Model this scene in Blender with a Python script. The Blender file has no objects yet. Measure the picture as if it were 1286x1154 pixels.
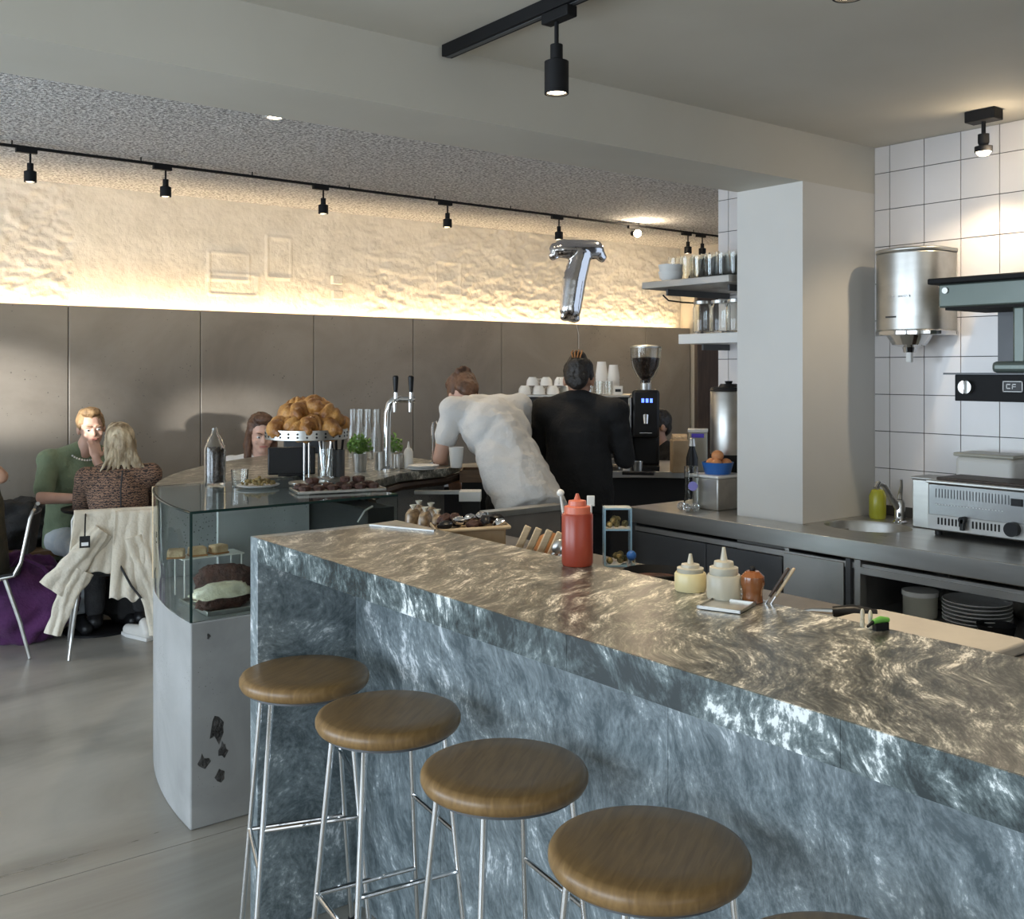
import bpy, bmesh, math, random
from mathutils import Vector, Matrix, noise
random.seed(7)
SC = bpy.context.scene
COL = SC.collection
PI = math.pi
# ------------------------------------------------------------------ camera
F_, CY_, EYE, YAW = 1286.0, 465.5, 1.55, 0.6593
SN, CS = math.sin(YAW), math.cos(YAW)
cam_d = bpy.data.cameras.new('camera'); cam = bpy.data.objects.new('camera', cam_d); COL.objects.link(cam)
cam.location = (0, 0, EYE); cam.rotation_euler = (PI/2, 0, -YAW)
cam_d.sensor_width = 36; cam_d.lens = 36.0; cam_d.sensor_fit = 'HORIZONTAL'
cam_d.shift_y = -(577 - CY_)/1286.0
cam_d.clip_start = 0.05
SC.camera = cam
# ------------------------------------------------------------------ world, exposure
SC.view_settings.view_transform = 'Standard'
SC.view_settings.look = 'None'
SC.view_settings.gamma = 1.0
SC.view_settings.use_curve_mapping = False
SC.view_settings.exposure = 0.0
w = bpy.data.worlds.new('world'); SC.world = w; w.use_nodes = True
w.node_tree.nodes['Background'].inputs[0].default_value = (0.7, 0.82, 1.0, 1)
w.node_tree.nodes['Background'].inputs[1].default_value = 1.0
SC.cycles.max_bounces = 12; SC.cycles.transmission_bounces = 12

def light(name, kind, loc, energy, color, size=0.1, size_y=None, target=None, spot=None, blend=0.5, spread=None):
    d = bpy.data.lights.new(name, kind); o = bpy.data.objects.new(name, d); COL.objects.link(o)
    o.location = loc; d.energy = energy; d.color = color
    if kind == 'AREA':
        d.size = size
        if size_y: d.shape = 'RECTANGLE'; d.size_y = size_y
        if spread: d.spread = spread
    elif kind == 'SPOT':
        d.shadow_soft_size = size; d.spot_size = spot or 1.0; d.spot_blend = blend
    else:
        d.shadow_soft_size = size
    if target is not None:
        o.rotation_euler = (Vector(target) - Vector(loc)).to_track_quat('-Z', 'Y').to_euler()
    return o
COOL = (0.74, 0.87, 1.0); WARM = (1.0, 0.80, 0.55); WARM2 = (1.0, 0.72, 0.40)
# daylight through the shop windows in the left wall (openings at x = -3)
light('daylight_front_window', 'AREA', (-2.95, 1.1, 1.35), 120, COOL, 3.0, 2.1, target=(0, 1.1, 1.35))
light('daylight_rear_window', 'AREA', (-2.95, 4.9, 1.35), 150, COOL, 3.2, 2.1, target=(0, 4.9, 1.35))
light('front_area_light', 'AREA', (0.6, -1.95, 1.4), 16, (0.9, 0.95, 1.0), 3.0, 1.9, target=(0.6, 0, 1.4))  # soft area light before the front wall, which has no opening

# sun glints thrown in through the rear window onto the concrete wall
light('window_glint', 'SPOT', (-2.8, 5.4, 1.9), 3300, (1.0, 0.98, 0.94), 0.05, target=(1.20, 7.2, 1.42), spot=0.17, blend=0.9)
light('window_glint', 'SPOT', (-2.8, 4.0, 1.7), 2600, (1.0, 0.98, 0.94), 0.05, target=(3.0, 7.2, 1.18), spot=0.10, blend=0.9)

# ------------------------------------------------------------------ point helpers (real positions from sight lines)
def ray(px):
    u = (px-643)/F_; return (SN+u*CS, CS-u*SN)
def gz(px, py, z):
    d = (EYE-z)*F_/(py-CY_); a = ray(px); return Vector((a[0]*d, a[1]*d, z))
def gd(px, py, d):
    a = ray(px); return Vector((a[0]*d, a[1]*d, EYE-(py-CY_)*d/F_))
def gx(px, X, z=0.0):
    a = ray(px); return Vector((X, a[1]*X/a[0], z))
def gy(px, Y, z=0.0):
    a = ray(px); return Vector((a[0]*Y/a[1], Y, z))

# ------------------------------------------------------------------ materials
def newmat(name):
    m = bpy.data.materials.new(name); m.use_nodes = True
    nt = m.node_tree; b = nt.nodes['Principled BSDF']; return m, nt, b
def N(nt, t, **kw):
    n = nt.nodes.new(t)
    for k, v in kw.items():
        if k.startswith('i_'): n.inputs[k[2:].replace('_', ' ')].default_value = v
        else: setattr(n, k, v)
    return n
def ramp(nt, stops):
    r = nt.nodes.new('ShaderNodeValToRGB'); e = r.color_ramp.elements
    while len(e) > 1: e.remove(e[-1])
    e[0].position = stops[0][0]; e[0].color = (*stops[0][1], 1)
    for p, c in stops[1:]:
        x = e.new(p); x.color = (*c, 1)
    return r
def pm(name, c1, c2=None, scale=8, rough=0.5, metal=0, bump=0, bscale=None, stretch=(1, 1, 1), detail=5, trans=0, ior=1.45, emis=None, estr=0, coat=0, lo=0.35, hi=0.65, dist=0.0, rvar=0, sheen=0, alpha=None, spec=None):
    m, nt, b = newmat(name)
    b.inputs['Roughness'].default_value = rough; b.inputs['Metallic'].default_value = metal
    b.inputs['Base Color'].default_value = (*c1, 1)
    tc = N(nt, 'ShaderNodeTexCoord'); mp = N(nt, 'ShaderNodeMapping'); mp.inputs['Scale'].default_value = stretch
    nt.links.new(tc.outputs['Object'], mp.inputs[0])
    if c2 is not None:
        n = N(nt, 'ShaderNodeTexNoise'); n.inputs['Scale'].default_value = scale; n.inputs['Detail'].default_value = detail; n.inputs['Distortion'].default_value = dist
        nt.links.new(mp.outputs[0], n.inputs[0]); r = ramp(nt, [(lo, c1), (hi, c2)])
        nt.links.new(n.outputs['Fac'], r.inputs[0]); nt.links.new(r.outputs[0], b.inputs['Base Color'])
        if rvar:
            mr = N(nt, 'ShaderNodeMapRange'); mr.inputs['To Min'].default_value = rough-rvar; mr.inputs['To Max'].default_value = rough+rvar
            nt.links.new(n.outputs['Fac'], mr.inputs[0]); nt.links.new(mr.outputs[0], b.inputs['Roughness'])
    if bump:
        n2 = N(nt, 'ShaderNodeTexNoise'); n2.inputs['Scale'].default_value = bscale or scale*3; n2.inputs['Detail'].default_value = 6
        nt.links.new(mp.outputs[0], n2.inputs[0]); bp = N(nt, 'ShaderNodeBump'); bp.inputs['Strength'].default_value = bump; bp.inputs['Distance'].default_value = 0.02
        nt.links.new(n2.outputs['Fac'], bp.inputs['Height']); nt.links.new(bp.outputs[0], b.inputs['Normal'])
    if trans: b.inputs['Transmission Weight'].default_value = trans; b.inputs['IOR'].default_value = ior
    if emis: b.inputs['Emission Color'].default_value = (*emis, 1); b.inputs['Emission Strength'].default_value = estr
    if coat: b.inputs['Coat Weight'].default_value = coat; b.inputs['Coat Roughness'].default_value = 0.1
    if sheen: b.inputs['Sheen Weight'].default_value = sheen
    if alpha is not None: b.inputs['Alpha'].default_value = alpha
    if spec is not None: b.inputs['Specular IOR Level'].default_value = spec
    return m

def marble(name, rot, stretch, dark, mid, light_, white, scale=3.0, p=(0.36, 0.48, 0.6, 0.7), rough=0.25, warp=0.35, fine=0.3, broad=0.3):
    m, nt, b = newmat(name); L = nt.links.new
    tc = N(nt, 'ShaderNodeTexCoord'); mp = N(nt, 'ShaderNodeMapping')
    L(tc.outputs['Object'], mp.inputs[0]); mp.inputs['Rotation'].default_value = rot
    m2 = N(nt, 'ShaderNodeMapping'); m2.inputs['Scale'].default_value = stretch
    nw = N(nt, 'ShaderNodeTexNoise'); nw.inputs['Scale'].default_value = 2.2; nw.inputs['Detail'].default_value = 3
    L(mp.outputs[0], nw.inputs[0])
    sub = N(nt, 'ShaderNodeVectorMath', operation='SUBTRACT'); sub.inputs[1].default_value = (0.5, 0.5, 0.5); L(nw.outputs['Color'], sub.inputs[0])
    sc = N(nt, 'ShaderNodeVectorMath', operation='SCALE'); sc.inputs['Scale'].default_value = warp; L(sub.outputs[0], sc.inputs[0])
    add = N(nt, 'ShaderNodeVectorMath', operation='ADD'); L(mp.outputs[0], add.inputs[0]); L(sc.outputs[0], add.inputs[1])
    L(add.outputs[0], m2.inputs[0])
    n1 = N(nt, 'ShaderNodeTexNoise'); n1.inputs['Scale'].default_value = scale; n1.inputs['Detail'].default_value = 12; n1.inputs['Roughness'].default_value = 0.74; n1.inputs['Distortion'].default_value = 0.15
    L(m2.outputs[0], n1.inputs[0])
    r = ramp(nt, [(p[0], dark), (p[1], mid), (p[2], light_), (p[3], white)])
    # broad tone change
    n3 = N(nt, 'ShaderNodeTexNoise'); n3.inputs['Scale'].default_value = 1.6; n3.inputs['Detail'].default_value = 2; L(add.outputs[0], n3.inputs[0])
    ma = N(nt, 'ShaderNodeMath', operation='MULTIPLY_ADD'); ma.inputs[1].default_value = broad; ma.inputs[2].default_value = -broad/2; L(n3.outputs['Fac'], ma.inputs[0])
    ad = N(nt, 'ShaderNodeMath', operation='ADD'); L(n1.outputs['Fac'], ad.inputs[0]); L(ma.outputs[0], ad.inputs[1])
    n5 = N(nt, 'ShaderNodeTexNoise'); n5.inputs['Scale'].default_value = scale*7; n5.inputs['Detail'].default_value = 5; n5.inputs['Roughness'].default_value = 0.7; L(m2.outputs[0], n5.inputs[0])
    m5 = N(nt, 'ShaderNodeMath', operation='MULTIPLY_ADD'); m5.inputs[1].default_value = fine; m5.inputs[2].default_value = -fine/2; L(n5.outputs['Fac'], m5.inputs[0])
    a5 = N(nt, 'ShaderNodeMath', operation='ADD'); L(ad.outputs[0], a5.inputs[0]); L(m5.outputs[0], a5.inputs[1])
    L(a5.outputs[0], r.inputs[0]); L(r.outputs[0], b.inputs['Base Color'])
    b.inputs['Roughness'].default_value = rough
    return m
def wood(name, c1, c2, axis_scale=(2, 30, 30), rough=0.4, scale=3):
    m, nt, b = newmat(name); L = nt.links.new
    tc = N(nt, 'ShaderNodeTexCoord'); mp = N(nt, 'ShaderNodeMapping'); mp.inputs['Scale'].default_value = axis_scale
    L(tc.outputs['Object'], mp.inputs[0])
    n = N(nt, 'ShaderNodeTexNoise'); n.inputs['Scale'].default_value = scale; n.inputs['Detail'].default_value = 8; n.inputs['Distortion'].default_value = 0.8
    L(mp.outputs[0], n.inputs[0]); r = ramp(nt, [(0.3, c1), (0.7, c2)]); L(n.outputs['Fac'], r.inputs[0]); L(r.outputs[0], b.inputs['Base Color'])
    bp = N(nt, 'ShaderNodeBump'); bp.inputs['Strength'].default_value = 0.1; bp.inputs['Distance'].default_value = 0.004
    L(n.outputs['Fac'], bp.inputs['Height']); L(bp.outputs[0], b.inputs['Normal'])
    b.inputs['Roughness'].default_value = rough
    return m
def concrete(name, c1, c2, pit=(0.05, 0.045, 0.04), rough=0.6, scale=1.6, pits=0.12, stretch=(1, 1, 1), rvar=0.0, bump=0.25, pscale=26):
    m, nt, b = newmat(name); L = nt.links.new
    tc = N(nt, 'ShaderNodeTexCoord'); mp = N(nt, 'ShaderNodeMapping'); mp.inputs['Scale'].default_value = stretch; L(tc.outputs['Object'], mp.inputs[0])
    n = N(nt, 'ShaderNodeTexNoise'); n.inputs['Scale'].default_value = scale; n.inputs['Detail'].default_value = 9; n.inputs['Roughness'].default_value = 0.6; n.inputs['Distortion'].default_value = 0.7
    L(mp.outputs[0], n.inputs[0]); r = ramp(nt, [(0.32, c1), (0.68, c2)]); L(n.outputs['Fac'], r.inputs[0])
    v = N(nt, 'ShaderNodeTexVoronoi'); v.inputs['Scale'].default_value = pscale; L(mp.outputs[0], v.inputs[0])
    n4 = N(nt, 'ShaderNodeTexNoise'); n4.inputs['Scale'].default_value = 2.5; n4.inputs['Detail'].default_value = 4; L(mp.outputs[0], n4.inputs[0])
    th = N(nt, 'ShaderNodeMapRange'); th.inputs['From Min'].default_value = 0.42; th.inputs['From Max'].default_value = 0.75; th.inputs['To Min'].default_value = 0.0; th.inputs['To Max'].default_value = pits*2.2; L(n4.outputs['Fac'], th.inputs[0])
    lt = N(nt, 'ShaderNodeMath', operation='LESS_THAN'); L(v.outputs['Distance'], lt.inputs[0]); L(th.outputs[0], lt.inputs[1])
    mx = N(nt, 'ShaderNodeMix', data_type='RGBA'); L(lt.outputs[0], mx.inputs[0]); L(r.outputs[0], mx.inputs[6]); mx.inputs[7].default_value = (*pit, 1)
    L(mx.outputs[2], b.inputs['Base Color'])
    if rvar:
        mr = N(nt, 'ShaderNodeMapRange'); mr.inputs['To Min'].default_value = rough-rvar; mr.inputs['To Max'].default_value = rough+rvar; L(n.outputs['Fac'], mr.inputs[0]); L(mr.outputs[0], b.inputs['Roughness'])
    else: b.inputs['Roughness'].default_value = rough
    if bump:
        iv = N(nt, 'ShaderNodeMath', operation='MULTIPLY_ADD'); iv.inputs[1].default_value = -1.5; L(lt.outputs[0], iv.inputs[0]); L(n.outputs['Fac'], iv.inputs[2])
        bp = N(nt, 'ShaderNodeBump'); bp.inputs['Strength'].default_value = bump; bp.inputs['Distance'].default_value = 0.006; L(iv.outputs[0], bp.inputs['Height']); L(bp.outputs[0], b.inputs['Normal'])
    return m

MT = {}
MT['paint'] = pm('ceiling_paint', (0.58, 0.55, 0.48), (0.62, 0.59, 0.52), 2, 0.75, bump=0.03)
MT['paint_wall'] = pm('wall_paint', (0.66, 0.64, 0.60), (0.70, 0.68, 0.64), 2, 0.6, bump=0.03)
MT['plaster'] = pm('rough_plaster', (0.68, 0.63, 0.54), (0.78, 0.73, 0.64), 6, 0.8, bump=0.5, bscale=22)
MT['cream_wall'] = pm('cream_wall', (0.58, 0.52, 0.42), (0.64, 0.58, 0.48), 2, 0.7)
MT['acoustic'] = pm('acoustic_spray', (0.26, 0.25, 0.25), (0.86, 0.85, 0.84), 60, 0.9, bump=0.8, bscale=80, lo=0.36, hi=0.60, detail=4)
MT['panel'] = concrete('grey_concrete_panel', (0.20, 0.175, 0.145), (0.30, 0.27, 0.23), scale=1.2, pits=0.10, rough=0.45, pscale=30, pit=(0.13,0.12,0.10))
MT['block'] = concrete('cast_concrete', (0.30, 0.30, 0.29), (0.42, 0.42, 0.41), scale=2.5, pits=0.13, rough=0.65, pscale=75, pit=(0.14,0.14,0.13))
MT['block_dark'] = pm('broken_concrete', (0.035, 0.033, 0.03), (0.10, 0.095, 0.09), 30, 0.9, bump=0.8)
MT['floor'] = concrete('polished_concrete_floor', (0.17, 0.16, 0.135), (0.50, 0.475, 0.42), scale=0.9, pits=0.02, rough=0.30, rvar=0.12, stretch=(0.45, 1.3, 1), bump=0.04, pit=(0.12,0.12,0.11))
MT['joint'] = pm('dark_joint', (0.09, 0.085, 0.08), rough=0.9)
MT['tile'] = pm('white_glazed_tile', (0.72, 0.68, 0.66), (0.78, 0.74, 0.72), 1.5, 0.16, bump=0.04, bscale=5)
MT['grout'] = pm('dark_grout', (0.07, 0.065, 0.06), rough=0.9)
MT['m_top'] = marble('marble_counter_top', (0, 0, -0.55), (1.15, 3.6, 1), (0.03, 0.033, 0.029), (0.105, 0.106, 0.092), (0.25, 0.245, 0.205), (0.82, 0.79, 0.70), scale=8.5, p=(0.38, 0.48, 0.56, 0.655), rough=0.28, warp=0.34, fine=0.46, broad=0.16)
MT['m_edge'] = marble('marble_edge', (0.3, 0, 0), (1, 1.4, 0.9), (0.018, 0.027, 0.029), (0.08, 0.105, 0.108), (0.22, 0.26, 0.26), (0.78, 0.81, 0.80), scale=8, p=(0.40, 0.50, 0.57, 0.605), rough=0.27, warp=0.3, fine=0.34, broad=0.34)  # blue of the daylight mixed into the grey green stone
MT['m_front'] = marble('marble_front', (0.5, 0, 0), (1, 1.8, 0.85), (0.085, 0.11, 0.12), (0.18, 0.215, 0.228), (0.27, 0.315, 0.33), (0.68, 0.72, 0.74), scale=9, p=(0.36, 0.49, 0.585, 0.665), rough=0.28, warp=0.30, fine=0.50, broad=0.24)  # same marble as the top, with cool daylight put into its colour
MT['m_front2'] = marble('marble_front_pale_vein', (0.35, 0, 0), (1, 1.6, 0.85), (0.10, 0.125, 0.135), (0.21, 0.25, 0.265), (0.36, 0.41, 0.43), (0.74, 0.78, 0.79), scale=6.5, p=(0.35, 0.48, 0.555, 0.61), rough=0.28, warp=0.45, fine=0.40, broad=0.3)  # pale veined copy, daylight blue in the colour here too
MT['steel'] = pm('brushed_steel', (0.50, 0.49, 0.46), (0.58, 0.57, 0.54), 20, 0.36, 1, stretch=(1, 0.15, 1))
MT['steel_dull'] = pm('dull_steel', (0.42, 0.41, 0.39), (0.50, 0.49, 0.47), 6, 0.48, 0.9)
MT['steel_brown'] = pm('brownish_worktop', (0.13, 0.115, 0.10), (0.19, 0.17, 0.15), 6, 0.4)
MT['steel_dark'] = pm('dark_grey_steel', (0.09, 0.093, 0.098), (0.12, 0.123, 0.128), 3, 0.45, 0.4)
MT['toaster'] = pm('toaster_steel', (0.27, 0.27, 0.265), (0.34, 0.34, 0.33), 5, 0.32, 1)
MT['chrome'] = pm('chrome', (0.75, 0.75, 0.75), rough=0.08, metal=1)
MT['foil'] = pm('silver_foil', (0.82, 0.82, 0.84), rough=0.12, metal=1, bump=0.12, bscale=9)
MT['black'] = pm('black_metal', (0.008, 0.008, 0.009), rough=0.6, spec=0.25)
MT['blackplastic'] = pm('black_plastic', (0.012, 0.012, 0.013), rough=0.38, spec=0.35)
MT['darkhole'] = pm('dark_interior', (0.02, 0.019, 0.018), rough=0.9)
MT['oak'] = wood('brown_oak', (0.185, 0.105, 0.038), (0.285, 0.17, 0.065), (3, 26, 10), 0.36)
MT['darkwood'] = wood('dark_brown_wood', (0.035, 0.02, 0.012), (0.07, 0.04, 0.025), (20, 20, 2), 0.5)
MT['lightwood'] = wood('pale_wood', (0.50, 0.37, 0.22), (0.64, 0.50, 0.32), (4, 30, 30), 0.5)
MT['benchwood'] = wood('bench_wood', (0.12, 0.065, 0.03), (0.2, 0.11, 0.05), (3, 30, 30), 0.5)
MT['glass'] = pm('clear_glass', (0.98, 1.0, 0.99), rough=0.0, trans=1.0, ior=1.45)
MT['caseglass'] = pm('display_glass', (0.90, 0.96, 0.94), rough=0.0, trans=1.0, ior=1.12)
MT['glassedge'] = pm('dark_glass_edge', (0.015, 0.035, 0.03), rough=0.15)
MT['white'] = pm('white_ceramic', (0.78, 0.77, 0.74), rough=0.25)
MT['whitepl'] = pm('white_plastic', (0.75, 0.73, 0.68), rough=0.4)
MT['paper'] = pm('white_paper', (0.75, 0.74, 0.71), rough=0.7)
MT['green_metal'] = pm('grey_green_enamel', (0.13, 0.16, 0.14), (0.16, 0.19, 0.17), 4, 0.35, 0.3)
MT['screen_blue'] = pm('blue_display', (0.02, 0.03, 0.2), rough=0.3, emis=(0.08, 0.16, 1.0), estr=4)
MT['skin'] = pm('fair_skin', (0.56, 0.34, 0.25), (0.62, 0.38, 0.29), 14, 0.5)
MT['skin2'] = pm('tan_skin', (0.42, 0.23, 0.15), (0.47, 0.27, 0.18), 14, 0.5)
MT['lip'] = pm('lips', (0.42, 0.16, 0.13), rough=0.4)
MT['eye'] = pm('eye_white', (0.7, 0.68, 0.65), rough=0.2)
MT['iris'] = pm('iris', (0.04, 0.05, 0.05), rough=0.2)
def fabric(name, c1, c2, scale=10, bump=0.3, bs=60, **k): return pm(name, c1, c2, scale, 0.85, bump=bump, bscale=bs, sheen=0.1 if c1[0] > 0.05 else 0, **k)
MT['tee_green'] = fabric('green_tee', (0.15, 0.20, 0.12), (0.19, 0.245, 0.15))
MT['tee_white'] = fabric('white_tee', (0.70, 0.69, 0.67), (0.76, 0.75, 0.73))
MT['jumper_black'] = fabric('black_jumper', (0.008, 0.008, 0.009), (0.014, 0.014, 0.015))
MT['trouser_black'] = fabric('black_trousers', (0.008, 0.008, 0.009), (0.013, 0.013, 0.014))
MT['jeans'] = fabric('pale_jeans', (0.48, 0.55, 0.60), (0.60, 0.65, 0.68))
MT['cream'] = fabric('cream_cotton', (0.60, 0.54, 0.43), (0.70, 0.64, 0.53), 5)
MT['purple'] = fabric('purple_nylon', (0.065, 0.014, 0.075), (0.13, 0.03, 0.14), 4)
MT['olive'] = fabric('dark_olive', (0.05, 0.045, 0.03), (0.08, 0.07, 0.045))
MT['dark_fab'] = fabric('charcoal_cloth', (0.02, 0.02, 0.021), (0.035, 0.035, 0.036))
MT['hair_blond'] = pm('ash_blond_hair', (0.17, 0.115, 0.06), (0.60, 0.50, 0.34), 26, 0.5, stretch=(1, 1, 0.15), bump=0.5, bscale=60)
MT['hair_sandy'] = pm('sandy_hair', (0.22, 0.13, 0.06), (0.42, 0.27, 0.13), 25, 0.55, bump=0.5, bscale=60)
MT['hair_brown'] = pm('brown_hair', (0.06, 0.03, 0.018), (0.16, 0.08, 0.045), 25, 0.5, stretch=(1, 1, 0.2), bump=0.5, bscale=60)
MT['hair_black'] = pm('black_hair', (0.01, 0.008, 0.007), (0.03, 0.024, 0.02), 25, 0.45, bump=0.4, bscale=60)
# brown and black wavy print
def knit():
    m, nt, b = newmat('brown_patterned_knit'); L = nt.links.new
    tc = N(nt, 'ShaderNodeTexCoord'); wv = N(nt, 'ShaderNodeTexWave', bands_direction='Z'); wv.inputs['Scale'].default_value = 22; wv.inputs['Distortion'].default_value = 9; wv.inputs['Detail'].default_value = 3; wv.inputs['Detail Scale'].default_value = 3
    L(tc.outputs['Object'], wv.inputs[0]); r = ramp(nt, [(0.3, (0.03, 0.022, 0.02)), (0.6, (0.22, 0.13, 0.085))]); L(wv.outputs['Fac'], r.inputs[0]); L(r.outputs[0], b.inputs['Base Color']); b.inputs['Roughness'].default_value = 0.9
    return m
MT['knit'] = knit()
MT['croissant'] = pm('baked_croissant', (0.20, 0.065, 0.012), (0.60, 0.30, 0.08), 18, 0.4, bump=0.5, bscale=70, detail=6)
MT['brownie'] = pm('chocolate_cake', (0.045, 0.018, 0.012), (0.11, 0.045, 0.03), 30, 0.6, bump=0.8, bscale=60)
MT['bread'] = pm('toast_bread', (0.50, 0.33, 0.18), (0.62, 0.45, 0.27), 25, 0.8, bump=0.4)
MT['icing'] = pm('pale_icing', (0.80, 0.72, 0.50), (0.88, 0.82, 0.66), 14, 0.5, bump=0.5)
MT['nuts'] = pm('mixed_nuts', (0.12, 0.09, 0.03), (0.45, 0.32, 0.12), 60, 0.7, bump=1, bscale=60)
MT['beans'] = pm('coffee_beans', (0.02, 0.010, 0.006), (0.07, 0.035, 0.02), 80, 0.5, bump=1, bscale=80)
MT['leaf'] = pm('green_leaf', (0.10, 0.22, 0.04), (0.25, 0.42, 0.10), 20, 0.5)
MT['sauce_red'] = pm('red_sauce', (0.30, 0.045, 0.025), (0.36, 0.06, 0.03), 5, 0.3)
MT['sauce_red2'] = pm('red_bottle_cap', (0.62, 0.16, 0.09), rough=0.35)
MT['mayo'] = pm('yellow_mayonnaise', (0.70, 0.60, 0.32), (0.74, 0.64, 0.37), 5, 0.3)
MT['clearpl'] = pm('milky_plastic', (0.80, 0.76, 0.62), rough=0.3, trans=0.5)
MT['kraft'] = pm('kraft_card', (0.36, 0.25, 0.14), (0.44, 0.32, 0.19), 12, 0.8)
MT['crust'] = pm('bread_crust', (0.30, 0.12, 0.035), (0.42, 0.19, 0.06), 12, 0.5)
MT['pink'] = pm('pink_meat', (0.45, 0.2, 0.19), (0.65, 0.42, 0.4), 50, 0.5)
MT['blue'] = pm('blue_plastic', (0.03, 0.14, 0.45), rough=0.35)
MT['orange'] = pm('orange_fruit', (0.65, 0.25, 0.08), (0.75, 0.35, 0.16), 18, 0.5)
MT['board'] = pm('cream_cutting_board', (0.50, 0.46, 0.40), (0.56, 0.52, 0.45), 7, 0.5)
MT['copper'] = pm('brown_enamel', (0.20, 0.065, 0.02), (0.28, 0.10, 0.03), 4, 0.15, coat=0.5)
MT['yellowgreen'] = pm('yellow_soap', (0.42, 0.42, 0.04), rough=0.25)
MT['greenpl'] = pm('green_plastic', (0.15, 0.42, 0.07), rough=0.35)
MT['lamp_on'] = pm('lit_lamp_face', (1, 0.9, 0.7), rough=0.5, emis=(1.0, 0.82, 0.55), estr=14)
MT['lamp_dim'] = pm('dim_lamp_face', (1, 0.9, 0.7), rough=0.5, emis=(1.0, 0.88, 0.70), estr=1.6)
MT['led'] = pm('led_strip', (1, 0.85, 0.5), rough=0.5, emis=(1.0, 0.74, 0.36), estr=6)
MT['pearl'] = pm('pearls', (0.75, 0.73, 0.68), rough=0.2)
MT['ink'] = pm('white_print', (0.8, 0.8, 0.8), rough=0.6)
MT['blackink'] = pm('black_print', (0.03, 0.03, 0.03), rough=0.6)
MT['bottleblue'] = pm('pale_blue_acrylic', (0.35, 0.55, 0.68), rough=0.15, trans=0.3)

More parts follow.
